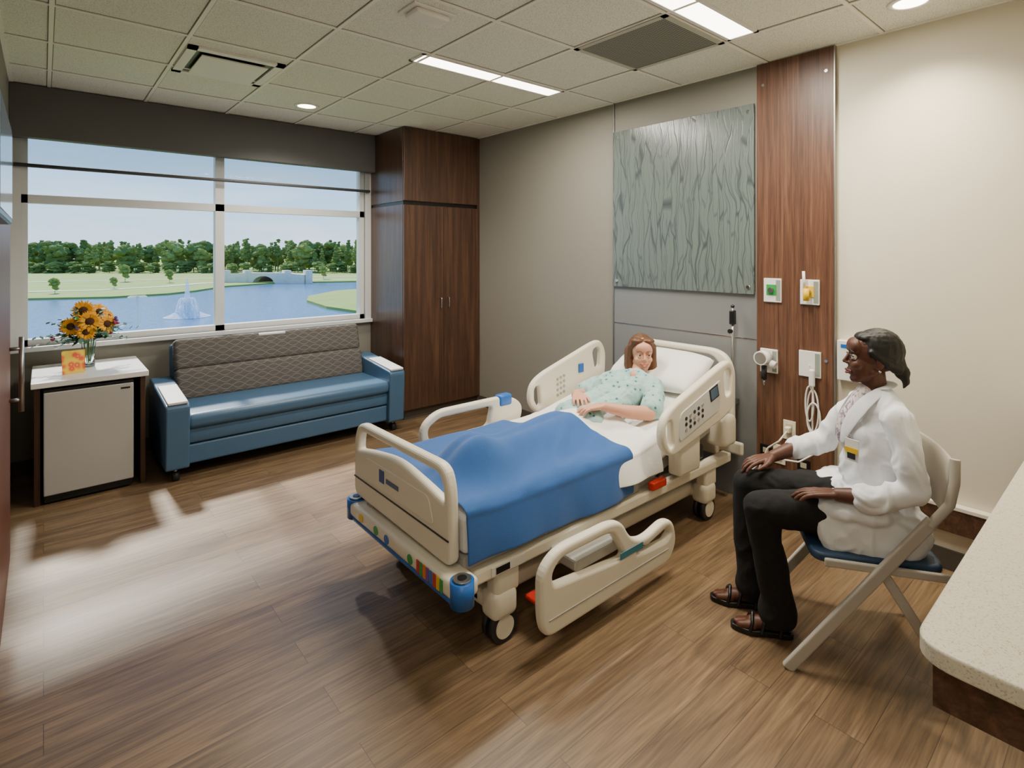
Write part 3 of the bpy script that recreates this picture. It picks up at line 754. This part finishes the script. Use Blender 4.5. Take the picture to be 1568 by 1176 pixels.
# pillow
def pillow(name,c,size,rot,mat):
    bm=bmesh.new(); N=24
    top=[];bot=[]
    for i in range(N+1):
        a=[];b_=[]
        for j in range(N+1):
            u=-1+2*i/N;v=-1+2*j/N
            h=size[2]/2*((1-abs(u)**3.2)*(1-abs(v)**3.2))**.5
            pin=1-.06*(abs(u*v)**2)
            X=u*size[0]/2*pin;Y=v*size[1]/2*pin
            h2=h*(1+.10*noise.noise(V((u*2.5,v*2.5,1))))
            h2-=.030*math.exp(-((u+.25)/.45)**2-((v-.05)/.28)**2)
            a.append(bm.verts.new((X,Y,h2)));b_.append(bm.verts.new((X,Y,-h*.8)))
        top.append(a);bot.append(b_)
    for i in range(N):
        for j in range(N):
            bm.faces.new((top[i][j],top[i+1][j],top[i+1][j+1],top[i][j+1])); bm.faces.new((bot[i][j],bot[i][j+1],bot[i+1][j+1],bot[i+1][j]))
    bmesh.ops.remove_doubles(bm,verts=bm.verts,dist=.0005)
    ob=frombm(name,bm,mat,True); ob.location=V(c); ob.rotation_euler=rot; return ob
pillow('pillow',(3.055,2.10,.812),(.38,.64,.15),(0,math.radians(-26),0),mSheet)

# ---------------------------------------------------------------- people
def frame(fwd,up):
    f=V(fwd).normalized(); u=V(up); u=(u-f*u.dot(f)).normalized(); r=f.cross(u)
    return Matrix(((r.x,f.x,u.x,0),(r.y,f.y,u.y,0),(r.z,f.z,u.z,0),(0,0,0,1)))
def head(c,fwd,up,skin,lip,hairmat,hair,eyec='#3a2a1c',s=1.0,smile=False,lips=1.0):
    X=Matrix.Translation(V(c))@frame(fwd,up)@Matrix.Scale(s,4)
    P=[('e',(0,-.012,.028),(.072,.092,.086)),('e',(0,.026,-.03),(.056,.062,.076)),('e',(0,.062,-.086),(.021,.020,.018)),
       ('c',(-.041,.01,-.050),(-.012,.058,-.084),.019,.017),('c',(.041,.01,-.050),(.012,.058,-.084),.019,.017),
       ('e',(-.033,.061,-.026),(.023,.022,.021)),('e',(.033,.061,-.026),(.023,.022,.021)),
       ('c',(-.030,.074,.026),(.030,.074,.026),.0095,.0095),('e',(0,.062,.045),(.052,.030,.036)),
       ('c',(0,.083,.012),(0,.100,-.018),.0058,.0082),('e',(-.0085,.092,-.023),(.0062,.008,.0055)),('e',(.0085,.092,-.023),(.0062,.008,.0055)),
       ('e',(0,.078,-.055),(.024,.014,.018)),
       ('e',(-.074,-.008,-.008),(.006,.016,.027)),('e',(.074,-.008,-.008),(.006,.016,.027))]
    blob('head',P,skin,.003,5,X)
    def T(p): return X@V(p)
    mEw=MT('eye_white','#e4dfd8',.25); mIr=MT('iris',eyec,.15)
    for sx in (-1,1):
        sph('eye',T((sx*.029,.0730,.003)),.0118*s,mEw,16); sph('iris',T((sx*.029-.001,.0813,.003)),.0056*s,mIr,12)
        tube('eyebrow',[tuple(T((sx*.014,.086,.025))),tuple(T((sx*.028,.0860,.031))),tuple(T((sx*.046,.076,.025)))],.0016*s,hairmat,sub=1)
        tube('upper_lid',[tuple(T((sx*.017,.080,.008))),tuple(T((sx*.029,.0855,.0145))),tuple(T((sx*.042,.076,.007)))],.0022*s,skin,sub=1)
        tube('lash_line',[tuple(T((sx*.017,.0815,.006))),tuple(T((sx*.029,.0875,.0120))),tuple(T((sx*.042,.0775,.005)))],.0012*s,hairmat,sub=1)
        tube('lower_lid',[tuple(T((sx*.017,.080,-.002))),tuple(T((sx*.029,.0840,-.0085))),tuple(T((sx*.042,.075,-.002)))],.0020*s,skin,sub=1)
    if smile:
        w=.025
        tube('upper_lip',[tuple(T((-w,.079,-.049))),tuple(T((-.010,.093,-.053))),tuple(T((.010,.093,-.053))),tuple(T((w,.079,-.049)))],.0028*s,lip,sub=1)
        tube('lower_lip',[tuple(T((-w,.079,-.049))),tuple(T((-.010,.091,-.067))),tuple(T((.010,.091,-.067))),tuple(T((w,.079,-.049)))],.0032*s,lip,sub=1)
        tube('teeth',[tuple(T((-w*.75,.081,-.052))),tuple(T((0,.0925,-.060))),tuple(T((w*.75,.081,-.052)))],.0040*s,mEw,sub=1)
    else:
        tube('upper_lip',[tuple(T((-.021,.080,-.055))),tuple(T((0,.096,-.051))),tuple(T((.021,.080,-.055)))],.0040*s*lips,lip,sub=1)
        tube('lower_lip',[tuple(T((-.019,.080,-.059))),tuple(T((0,.094,-.064))),tuple(T((.019,.080,-.059)))],.0046*s*lips,lip,sub=1)
    blob('hair',hair,hairmat,.004,3,X,wr=(.0018,60,(1,1,.25)))
    return X
def hand(w,d,n,thumb_side,curl=.35,s=1.0,spread=1.0):
    d=V(d).normalized(); n=V(n); n=(n-d*n.dot(d)).normalized(); t=V(thumb_side); t=(t-d*t.dot(d)-n*t.dot(n)).normalized(); w=V(w); P=[]
    Ls=[.068,.076,.070,.054]
    for i in range(4):
        off=(.030-.0195*i)
        k=w+d*.085*s*(1-.05*abs(i-1))+t*off*s
        P.append(('c',w+t*off*.45*s+d*.008,k,.0135*s,.0105*s))
        ang=(.10-.075*i)*spread
        fd=(d+t*ang).normalized(); a=0; p=k
        rs=[.0092,.0084,.0076,.0066]
        for j,fr in enumerate((.45,.30,.25)):
            a+=curl*(.6 if j==0 else 1.0)*(1+.1*i)
            q=p+(fd*math.cos(a)-n*math.sin(a))*Ls[i]*fr*s*1.05
            P.append(('c',p,q,rs[j]*s,rs[j+1]*s)); p=q
    a=w+d*.022*s+t*.020*s; b=w+d*.050*s+t*.046*s-n*.006*s; c=b+(d*.8+t*.35-n*.15).normalized()*.030*s; e=c+(d*.95+t*.05-n*.2).normalized()*.024*s
    P+=[('c',a,b,.015*s,.0115*s),('c',b,c,.0105*s,.0092*s),('c',c,e,.0092*s,.0075*s)]
    return P
mSkin1=MT('skin_light','#d39a80',.5,var=.04,sss=.1); mLip1=MT('lip_rose','#b04e4a',.4)
mSkin2=MT('skin_deep','#56301f',.5,var=.06); mLip2=MT('lip_deep','#6e3234',.4)
mHair1=MT('hair_brown','#5e3d26',.45,var=.4,scale=40); mHair2=MT('hair_black','#0e0b0a',.55,var=.3,scale=40)
# gown
mGown,nt,b=newmat('printed_gown'); v=coords(nt); vo=node(nt,'ShaderNodeTexVoronoi'); vo.inputs['Scale'].default_value=24; nt.links.new(v,vo.inputs['Vector'])
n2=noi(nt,v,90,2); dd=math_(nt,'ADD',vo.outputs['Distance'],math_(nt,'MULTIPLY',n2,.25))
nt.links.new(ramp(nt,dd,[(0,'#1c4652'),(.27,'#34707a'),(.34,'#94b8b6'),(1,'#a9c8c4')]),b.inputs['Base Color']); b.inputs['Roughness'].default_value=.85

g=group('patient_woman',(2.4,2.1,.56))
G=[]
G+=chain([(2.28,2.05,.635),(2.50,2.04,.665),(2.74,2.05,.735)],[.078,.078,.078])
G+=chain([(2.28,2.17,.635),(2.50,2.17,.665),(2.74,2.17,.735)],[.078,.078,.078])
G+=[('e',(2.66,2.05,.750),(.08,.056,.050)),('e',(2.66,2.18,.750),(.08,.056,.050))]
G+=chain([(2.80,1.975,.760),(2.83,2.11,.785),(2.80,2.250,.756)],[.052,.056,.052])
G+=chain([(2.80,1.965,.758),(2.71,1.895,.715),(2.635,1.860,.680)],[.055,.058,.066])
G+=chain([(2.80,2.260,.753),(2.72,2.325,.715),(2.64,2.355,.680)],[.055,.058,.064])
G+=[('c',(2.30,2.02,.62),(2.30,2.2,.62),.08,.08)]
blob('gown',G,mGown,.006,4,wr=(.007,12,(1,1,1)))
blob('legs',chain([(2.24,2.03,.61),(1.85,2.0,.61),(1.52,1.94,.61)],[.055,.045,.035])+chain([(2.24,2.15,.61),(1.85,2.12,.61),(1.52,2.08,.61)],[.055,.045,.035])+[('c',(1.50,1.94,.60),(1.49,1.94,.66),.03,.02),('c',(1.50,2.08,.60),(1.49,2.08,.65),.03,.02)],mSkin1,.008,3)
blob('neck',[('c',(2.84,2.115,.775),(2.915,2.14,.87),.046,.043),('c',(2.80,2.10,.80),(2.84,2.115,.80),.034,.042)],mSkin1,.005,4)
HC=V((2.915,2.135,.920)); fw=V((-.66,-.74,-.02)); up=V((.06,.06,1))
hair=[('e',(0,-.028,.036),(.080,.089,.089)),('e',(-.034,.035,.086),(.040,.034,.021)),('e',(.034,.035,.086),(.040,.034,.021))]
for sx in (-1,1):
    hair+=chain([(sx*.045,.042,.080),(sx*.071,.012,.045),(sx*.077,-.004,-.03),(sx*.077,.005,-.10),(sx*.073,.035,-.155),(sx*.064,.070,-.19)],[.016,.020,.020,.022,.020,.009])
    hair+=chain([(sx*.05,-.05,0),(sx*.06,-.03,-.08),(sx*.065,-.01,-.13)],[.05,.045,.03])
head(HC,fw,up,mSkin1,mLip1,mHair1,hair,'#3a2a1c',1.0,True)
blob('arm_near',chain([(2.67,1.875,.695),(2.595,1.85,.660),(2.46,1.89,.685),(2.335,1.96,.722)],[.046,.041,.037,.024])+hand((2.335,1.96,.725),(-.80,.52,-.06),(0,0,1),(.45,.8,0),.30),mSkin1,.003,4)
blob('arm_far',chain([(2.67,2.35,.695),(2.60,2.36,.665),(2.48,2.29,.695),(2.38,2.20,.733)],[.045,.040,.036,.024])+hand((2.38,2.20,.738),(-.62,-.75,.0),(0,0,1),(.7,-.6,0),.30),mSkin1,.003,4)
endgroup()

# doctor --------------------------------------------------------
H=V((2.52,.76,0)); DF=V((-.55,.835,0)).normalized(); DL=V((-DF.y,DF.x,0))
def D(a,b,c): return H+DF*a+DL*b+V((0,0,c))
DM=Matrix(((DF.x,DL.x,0),(DF.y,DL.y,0),(0,0,1)))
mCoat=MT('lab_coat_cotton','#e6e8eb',.75,var=.03,scale=10,bump=.2,bscale=60,sheen=.15)
mPants=MT('black_trousers','#060607',.9,var=.2,scale=15,bump=.3,bscale=60)
mShirt,nt,b=newmat('floral_blouse'); v=coords(nt); n1=noi(nt,v,45,2,1)
nt.links.new(ramp(nt,n1,[(.38,'#8d7a86'),(.5,'#d9cfcf'),(.62,'#e6d9d2'),(.72,'#c49a9c')]),b.inputs['Base Color']); b.inputs['Roughness'].default_value=.7
g=group('doctor_woman',(2.52,.76,0))
# trousers
T=[]
T+=chain([D(-.02,.085,.53),D(.20,.095,.540),D(.40,.095,.530),D(.365,.075,.34),D(.335,.06,.16),D(.33,.055,.095)],[.096,.082,.064,.060,.064,.074])
T+=chain([D(-.02,-.085,.53),D(.20,-.11,.540),D(.42,-.125,.535),D(.42,-.12,.34),D(.405,-.115,.16),D(.40,-.115,.095)],[.096,.082,.064,.060,.064,.074])
T+=[('c',D(-.03,.06,.54),D(-.03,-.06,.54),.105,.105)]
blob('trousers',T,mPants,.007,5,wr=(.006,10,(1,1,.5)))
# lab coat body
C=[]
C+=[('c',D(-.03,.05,.57),D(-.03,-.05,.57),.122,.118)]
C+=[('e',D(-.035,.0,.69),(.120,.125,.15),DM),]
C+=chain([D(-.045,.050,.70),D(-.055,.055,.86),D(-.055,.050,.93)],[.098,.096,.078])
C+=chain([D(-.045,-.050,.70),D(-.055,-.055,.86),D(-.055,-.050,.93)],[.098,.096,.078])
C+=[('e',D(.015,.055,.845),(.062,.062,.058)),('e',D(.015,-.055,.845),(.062,.062,.058))]
C+=chain([D(-.06,.145,.945),D(-.05,.05,.985),D(-.05,-.05,.985),D(-.06,-.145,.945)],[.046,.050,.050,.046])
# skirt: draped over the thigh and hanging beside the seat
C+=[('e',D(.06,.115,.580),(.17,.100,.060),DM),('e',D(.10,.172,.495),(.110,.024,.110),DM),('e',D(.0,.165,.495),(.15,.036,.120),DM),
    ('e',D(-.09,.13,.52),(.09,.060,.11),DM),('e',D(.04,-.12,.585),(.13,.10,.055),DM),('e',D(-.12,.03,.54),(.05,.11,.09),DM)]
# sleeves
C+=chain([D(-.06,.152,.942),D(-.080,.20,.83),D(-.090,.215,.71),D(-.01,.205,.665),D(.055,.195,.65)],[.052,.050,.050,.047,.050])
C+=chain([D(-.05,-.152,.942),D(.02,-.205,.84),D(.08,-.230,.735),D(.16,-.215,.70),D(.21,-.205,.69)],[.052,.050,.048,.045,.046])
blob('lab_coat',C,mCoat,.0055,2,wr=(.010,11,(1,1,.8)))
blob('blouse',[('c',D(.03,0,.90),D(-.015,0,1.0),.058,.046),('e',D(.052,0,.85),(.05,.05,.09))],mShirt,.006,3)
def strip(nm,pts,w,mat,nrm,th=.006):
    bm=bmesh.new(); vs=[]
    for i,p in enumerate(pts):
        p=V(p); d=(V(pts[min(i+1,len(pts)-1)])-V(pts[max(i-1,0)])).normalized(); s=d.cross(V(nrm)).normalized()
        ww=w if not hasattr(w,'__len__') else w[i]
        vs.append((bm.verts.new(p-s*ww/2),bm.verts.new(p+s*ww/2)))
    for a,b_ in zip(vs[:-1],vs[1:]): bm.faces.new((a[0],a[1],b_[1],b_[0]))
    ob=frombm(nm,bm,mat,True); s=ob.modifiers.new('s','SOLIDIFY'); s.thickness=th; s.offset=0
    s=ob.modifiers.new('b','SUBSURF'); s.levels=2; s.render_levels=2
    return centre(ob)
for sg in (1,-1):
    strip('lapel',[D(-.075,.055*sg,1.045),D(-.015,.075*sg,1.02),D(.045,.072*sg,.95),D(.084,.058*sg,.87),D(.094,.040*sg,.80)],[.03,.05,.07,.055,.02],mCoat,DF*.8+DL*sg*.5+V((0,0,.2)))
strip('collar_back',[D(-.03,.07,1.035),D(-.08,.055,1.045),D(-.10,0,1.05),D(-.08,-.055,1.045),D(-.03,-.07,1.035)],.045,mCoat,V((0,0,1)))
bn=(DF*.75+DL*.66).normalized(); rz=math.atan2(bn.y,bn.x)-math.pi/2
obox('id_badge',D(.074,.105,.80),(.055,.004,.085),(0,0,rz),mWhite,.002)
obox('id_badge_strip',D(.0775,.1085,.80),(.05,.003,.02),(0,0,rz),mYel,.0)
obox('id_badge_photo',D(.0775,.1085,.778),(.03,.003,.022),(0,0,rz),mDark,.0)
blob('neck',chain([D(-.04,0,.96),D(-.035,0,1.04),D(-.025,0,1.09)],[.058,.043,.047]),mSkin2,.005,3)
hair=[('e',(0,-.020,.034),(.0765,.090,.086)),('e',(0,.028,.080),(.055,.036,.024)),('c',(0,-.075,.0),(0,-.088,-.035),.034,.028),('e',(0,-.100,-.052),(.028,.026,.030))]
hair+=chain([(0,-.106,-.065),(0,-.112,-.090),(0,-.104,-.112)],[.018,.013,.004])
hair+=chain([(.068,.02,.03),(.072,-.03,-.01),(.045,-.07,-.03)],[.012,.014,.024])+chain([(-.068,.02,.03),(-.072,-.03,-.01),(-.045,-.07,-.03)],[.012,.014,.024])
hf=(DF*.99-DL*.06+V((0,0,.0)))
HX=head(D(-.03,0,1.145),hf,V((0,0,1)),mSkin2,mLip2,mHair2,hair,'#140c08',1.0,False,1.1)
sph('earring',HX@V((-.080,-.004,-.040)),.005,mChrome); sph('earring_r',HX@V((.080,-.004,-.040)),.005,mChrome)
nw=D(.14,.175,.648)
blob('arm_near',chain([D(-.01,.205,.665),D(.06,.193,.655),nw],[.037,.034,.025])+hand(nw,DF*.95-DL*.25+V((0,0,-.12)),(0,0,1),-DL,.22,1.0,1.3),mSkin2,.003,4)
fw2=D(.31,-.165,.655)
blob('arm_far',chain([D(.15,-.215,.705),D(.22,-.20,.688),fw2],[.036,.034,.025])+hand(fw2,DF*.9+DL*.30+V((0,0,-.18)),(0,0,1),DL,.28,1.0,1.3),mSkin2,.003,4)
# feet with sandals
for (a0,b0) in ((.325,.055),(.395,-.115)):
    blob('foot',[('c',D(a0,b0,.12),D(a0-.01,b0,.05),.036,.032),('c',D(a0-.02,b0,.048),D(a0+.10,b0+.004,.038),.030,.026),('c',D(a0+.10,b0+.02,.034),D(a0+.15,b0+.02,.028),.02,.014),
        ('c',D(a0+.10,b0+.0,.033),D(a0+.165,b0+.0,.028),.018,.011),('c',D(a0+.1,b0-.018,.032),D(a0+.155,b0-.02,.026),.016,.010)],mSkin2,.0045,3)
    o=rounded([(a0-.055,b0-.032),(a0+.05,b0-.034),(a0+.12,b0-.048),(a0+.185,b0-.02),(a0+.185,b0+.02),(a0+.11,b0+.048),(a0+.04,b0+.034),(a0-.055,b0+.032)],.03)
    plate('sandal_sole',o,[],.022,mBlack,(DF,DL),.004,(H.x,H.y,.012))
    for da,hh in ((.115,.062),(.07,.072),(.0,.11)):
        tube('sandal_strap',[tuple(D(a0+da,b0+.042,.015)),tuple(D(a0+da-.01,b0+.036,hh*.8)),tuple(D(a0+da-.015,b0,hh+.012)),tuple(D(a0+da-.01,b0-.036,hh*.8)),tuple(D(a0+da,b0-.042,.015))],.007,mBlack,sub=1)
endgroup()

# chair ----------------------------------------------------------
mChairG=MT('chair_grey_frame','#b8b2a8',.4,var=.04); mChairB=MT('chair_blue_seat','#263f5c',.55,var=.06)
g=group('visitor_chair',(2.52,.76,0))
so=rounded([(-.20,-.21),(.24,-.23),(.24,.23),(-.20,.21)],.06,6)
plate('seat',so,[],.035,mChairB,(DF,DL),.012,(H.x,H.y,.425))
def flatbar(nm,p,q,w,th,mat):
    p=V(p);q=V(q);d=(q-p); 
    y=DL
    ob=box(nm,(-w/2,-th/2,-d.length/2),(w/2,th/2,d.length/2),mat,.007,3)
    z=d.normalized(); x=y.cross(z).normalized(); yy=z.cross(x)
    ob.rotation_mode='QUATERNION'; ob.rotation_quaternion=Matrix(((x.x,yy.x,z.x),(x.y,yy.y,z.y),(x.z,yy.z,z.z))).to_quaternion(); ob.location=(p+q)/2
    return ob
for sg in (1,-1):
    b1=.245*sg
    flatbar('long_leg',D(.33,b1,.0),D(-.14,b1,.62),.042,.022,mChairG)
    tube('back_post',[tuple(D(-.13,b1,.60)),tuple(D(-.19,b1,.68)),tuple(D(-.205,b1,.76)),tuple(D(-.21,b1*.96,.84))],.016,mChairG,sub=1)
    flatbar('rear_leg',D(.02,b1*.93,.42),D(-.24,b1*.93,.0),.036,.02,mChairG)
    flatbar('seat_rail',D(-.2,b1*.95,.415),D(.2,b1*.95,.415),.03,.018,mChairG)
nb=14
bm=bmesh.new(); rr=[]
for i in range(nb+1):
    t=-1+2*i/nb; r_=[]
    for j,zz in enumerate((.62,.68,.74,.79,.84)):
        r_.append(bm.verts.new(D(-.190-.03*(1-t*t)-.02*j/4,t*.235,zz)))
    rr.append(r_)
for a,b_ in zip(rr[:-1],rr[1:]):
    for j in range(4): bm.faces.new((a[j],a[j+1],b_[j+1],b_[j]))
ob=frombm('backrest',bm,mChairG,True); s=ob.modifiers.new('s','SOLIDIFY'); s.thickness=.018; s=ob.modifiers.new('b','SUBSURF'); s.levels=1; s.render_levels=1
endgroup()

# ---------------------------------------------------------------- outdoors
mGrass=MT('lawn','#93a648',.9,var=.25,scale=.15); mPath=MT('concrete_path','#e0dac8',.9); mStone=MT('bridge_stone','#e6dcc6',.9,var=.15,scale=1)
mWater,nt,b=newmat('pond_water'); b.inputs['Base Color'].default_value=lin('#587ea4'); b.inputs['Roughness'].default_value=.15; b.inputs['Specular IOR Level'].default_value=.5
v=coords(nt,(1,1,1)); bumpn(nt,b,noi(nt,v,1.6,3),.35,.3)
def poly(nm,pts,z,mat,h=0):
    bm=bmesh.new(); vs=[bm.verts.new((x,y,z)) for x,y in pts]; f=bm.faces.new(vs)
    if f.normal.z<0: f.normal_flip()
    if h:
        r=bmesh.ops.extrude_face_region(bm,geom=[f]); 
        for e in r['geom']:
            if isinstance(e,bmesh.types.BMVert): e.co.z-=h
    bmesh.ops.recalc_face_normals(bm,faces=bm.faces)
    return frombm(nm,bm,mat)
poly('pond_water',[(-600,20),(600,20),(700,900),(-600,900)],-8.4,mWater)
poly('lawn_far',[(-400,190),(-27,168),(-3,152),(11,146),(22,149),(29,156),(39,171),(57,181),(81,171),(121,137),(180,60),(400,-100),(700,700),(-600,900)],-8.0,mGrass,.6)
poly('lawn_peninsula',[(40,110),(44,120),(56,133),(70,136),(100,120),(110,60),(60,60),(45,74),(39,84),(38,95)],-8.0,mGrass,.6)
poly('lawn_near',[(-300,7),(300,7),(200,45),(30,46),(0,52),(-60,50),(-300,70)],-8.2,mGrass,.4)
g=group('garden_path',(0,170,-7.9))
def ribbon(nm,pts,w,z,mat):
    bm=bmesh.new(); vs=[]
    for i,p in enumerate(pts):
        a=V(pts[max(i-1,0)]);c=V(pts[min(i+1,len(pts)-1)]); d=(c-a).normalized(); n=V((-d.y,d.x))
        vs.append((bm.verts.new((p[0]+n.x*w/2,p[1]+n.y*w/2,z)),bm.verts.new((p[0]-n.x*w/2,p[1]-n.y*w/2,z))))
    for a,b_ in zip(vs[:-1],vs[1:]): bm.faces.new((a[0],a[1],b_[1],b_[0]))
    bmesh.ops.recalc_face_normals(bm,faces=bm.faces)
    return frombm(nm,bm,mat)
ribbon('path',[(-90,220),(-40,190),(-10,178),(10,172),(25,178),(38,190),(52,194),(70,190),(110,160)],3.5,-7.93,mPath)
ribbon('path_far',[(-90,260),(-20,235),(20,225),(60,222),(100,200)],3,-7.93,mPath)
endgroup()
# bridge
g=group('stone_bridge',(54,182,-8))
U=V((.757,-.653,0))
outer=[(-13,-8.9),(-3.4,-8.9)]+[(-3.4*math.cos(math.pi*k/12),-8.5+2.5*math.sin(math.pi*k/12)) for k in range(13)]+[(3.4,-8.9),(13,-8.9),(13,-5.6),(6,-5.0),(-6,-5.0),(-13,-5.6)]
plate('span',outer,[],4,mStone,(U,(0,0,1)),.05,(54,184,0))
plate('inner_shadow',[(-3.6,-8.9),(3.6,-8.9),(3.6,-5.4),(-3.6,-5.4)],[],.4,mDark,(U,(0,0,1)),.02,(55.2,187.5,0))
for s_ in (-13,-6.3,6.3,13):
    p=V((54,184,0))+U*s_; box('pier',(p.x-.9,p.y-2.6,-8.6),(p.x+.9,p.y+1,-4.2),mStone,.1)
endgroup()
# trees
def leafmat(nm,c):
    m=MT(nm,c,.9,var=.35,scale=.6); nt=m.node_tree; b=nt.nodes['Principled BSDF']
    t=node(nt,'ShaderNodeBsdfTranslucent'); t.inputs[0].default_value=lin(c); mx=node(nt,'ShaderNodeMixShader'); mx.inputs[0].default_value=.5
    nt.links.new(b.outputs[0],mx.inputs[1]); nt.links.new(t.outputs[0],mx.inputs[2]); nt.links.new(mx.outputs[0],nt.nodes['Material Output'].inputs[0]); return m
mTreeA=leafmat('foliage_a','#8ba056'); mTreeB=leafmat('foliage_b','#aab868'); mTrunk=MT('bark','#a09484',.9)
def tree_mesh(nm,h,seed,mat,pine):
    rnd=random.Random(seed); bm=bmesh.new()
    r=bmesh.ops.create_cone(bm,cap_ends=True,segments=6,radius1=.22,radius2=.10,depth=h*.8); bmesh.ops.translate(bm,vec=(0,0,h*.4),verts=r['verts'])
    nt_=len(bm.faces)
    for k in range(26 if pine else 20):
        if pine: z=h*rnd.uniform(.40,.97); rad=h*.10*(1.15-z/h*.75)*rnd.uniform(.7,1.3); off=h*.15*(1.1-z/h)
        else: z=h*rnd.uniform(.2,.85); rad=h*rnd.uniform(.08,.15); off=h*.24
        a=rnd.uniform(0,6.28); c=V((math.cos(a)*off*rnd.random(),math.sin(a)*off*rnd.random(),z))
        s=bmesh.ops.create_icosphere(bm,subdivisions=2,radius=rad)
        for v_ in s['verts']:
            n_=noise.noise(v_.co*1.6+V((seed,k,0)))*.9+noise.noise(v_.co*4+V((seed,k,3)))*.6; v_.co=v_.co*(1+n_*.65); v_.co.z*=.75; v_.co+=c
    me=bpy.data.meshes.new(nm); bm.faces.ensure_lookup_table()
    for i,f in enumerate(bm.faces): f.material_index=0 if i<nt_ else 1
    bm.to_mesh(me); bm.free(); me.materials.append(mTrunk); me.materials.append(mat); return me
TM=[tree_mesh('tree_%d'%i,15,i*3+1,(mTreeA,mTreeB)[i%2],i%3!=0) for i in range(6)]
g=group('tree_line',(50,300,-8))
A=V((-130,452,0));B=V((230,146,0)); nrm=V((.65,.76,0))
for i in range(520):
    t=random.random(); p=A.lerp(B,t)+nrm*random.uniform(-6,50)
    ob=bpy.data.objects.new('tree_%d'%i,random.choice(TM)); s=random.uniform(.72,1.10); ob.scale=(s*1.1,s*1.1,s); ob.rotation_euler=(0,0,random.uniform(0,6)); ob.location=(p.x,p.y,-8.0); link(ob)
for i in range(150):
    t=random.random(); p=A.lerp(B,t)+nrm*random.uniform(-12,-4)
    ob=bpy.data.objects.new('shrub_%d'%i,TM[0] if i%2 else TM[3]); s=random.uniform(.22,.42); ob.scale=(s*1.7,s*1.7,s); ob.location=(p.x,p.y,-8.4); link(ob)
endgroup()
g=group('park_trees',(10,190,-8))
for (x,y,s) in ((-4,172,.24),(2,165,.26),(14,176,.22),(30,200,.3),(20,215,.4),(45,205,.3),(75,190,.35),(90,178,.4),(62,112,.45),(70,118,.5),(-20,185,.3),(66,104,.4)):
    ob=bpy.data.objects.new('tree',TM[3]); ob.scale=(s,s,s); ob.location=(x,y,-8.0); link(ob)
endgroup()
# fountain
mSpray,nt,b=newmat('water_spray'); tr=node(nt,'ShaderNodeBsdfTransparent'); df=node(nt,'ShaderNodeBsdfDiffuse'); df.inputs[0].default_value=(.95,.97,1,1); mx=node(nt,'ShaderNodeMixShader')
v=coords(nt,(3,3,.6)); f=noi(nt,v,2,3); nt.links.new(math_(nt,'MULTIPLY',f,1.1),mx.inputs[0]); nt.links.new(tr.outputs[0],mx.inputs[1]); nt.links.new(df.outputs[0],mx.inputs[2]); nt.links.new(mx.outputs[0],nt.nodes['Material Output'].inputs[0])
fp=V((16.8,96.5,-8.4))
g=group('pond_fountain',tuple(fp))
for k in range(14):
    a=2*math.pi*k/14; r=1.7; hgt=3.2
    tube('jet_%d'%k,[tuple(fp+V((r*t*math.cos(a),r*t*math.sin(a),hgt*4*(t*.9)*(1-t)+.0))) for t in [j/10 for j in range(11)]],.09,mSpray)
lathe('plume',[(.3,0),(.45,1.5),(.35,3.5),(.2,5.2),(.02,6.0)],mSpray,fp)
lathe('spray_skirt',[(3.2,0.05),(2.4,.35),(1.4,.9),(.6,2.2)],mSpray,fp)
endgroup()
g=group('lamp_post',(5.2,48,-8.2))
cyl('pole',(5.2,48,-8.2),(5.2,48,-1.6),.09,mWhite,.06); box('arm',(4.7,47.95,-1.68),(5.7,48.05,-1.6),mWhite,.01); box('luminaire',(4.6,47.85,-1.78),(5.1,48.15,-1.66),mWhite,.03); box('luminaire_r',(5.3,47.85,-1.78),(5.8,48.15,-1.66),mWhite,.03)
endgroup()

# ---------------------------------------------------------------- world, sun, camera
w=bpy.data.worlds.new('sky'); scene.world=w; w.use_nodes=True; nt=w.node_tree
tc=node(nt,'ShaderNodeTexCoord'); sp=node(nt,'ShaderNodeSeparateXYZ'); nt.links.new(tc.outputs['Generated'],sp.inputs[0])
sky=ramp(nt,sp.outputs[2],[(0,'#c6dbee'),(.10,'#9fc4e9'),(.30,'#6fa4e0'),(1,'#3a74c8')])
mp=node(nt,'ShaderNodeMapping'); mp.inputs['Scale'].default_value=(1.5,1.5,9); nt.links.new(tc.outputs['Generated'],mp.inputs[0])
cl=noi(nt,mp.outputs[0],3,5); cf=ramp(nt,cl,[(.5,(0,0,0,1)),(.75,(.55,.55,.55,1))]); low=ramp(nt,sp.outputs[2],[(.0,(1,1,1,1)),(.16,(0,0,0,1))])
o=mixc(nt,mixc(nt,1.0,cf,low,'MULTIPLY'),sky,lin('#eef3f8'))
bg=nt.nodes['Background']; nt.links.new(o,bg.inputs[0]); bg.inputs[1].default_value=2.3
l=bpy.data.lights.new('sun','SUN'); l.energy=8.0; l.angle=math.radians(5.5); l.color=(1,.94,.85)
EL=math.radians(44.5)
o=bpy.data.objects.new('sun',l); o.rotation_euler=V((.0,-math.cos(EL),-math.sin(EL))).to_track_quat('-Z','Y').to_euler(); o.location=(0,30,30); scene.collection.objects.link(o)
l=bpy.data.lights.new('window_portal','AREA'); l.shape='RECTANGLE'; l.size=2.6; l.size_y=1.6; l.cycles.is_portal=True
o=bpy.data.objects.new('window_portal',l); o.location=(1.17,YW+.13,1.7); o.rotation_euler=V((0,-1,0)).to_track_quat('-Z','Y').to_euler(); scene.collection.objects.link(o)

cd=bpy.data.cameras.new('camera'); cd.lens=840/1568*36; cd.sensor_width=36; cd.shift_y=-202/1568; cd.clip_start=.05; cd.clip_end=3000
co=bpy.data.objects.new('camera',cd); co.location=(0,0,1.57); co.rotation_euler=(math.radians(90),0,math.radians(-40.5)); scene.collection.objects.link(co); scene.camera=co
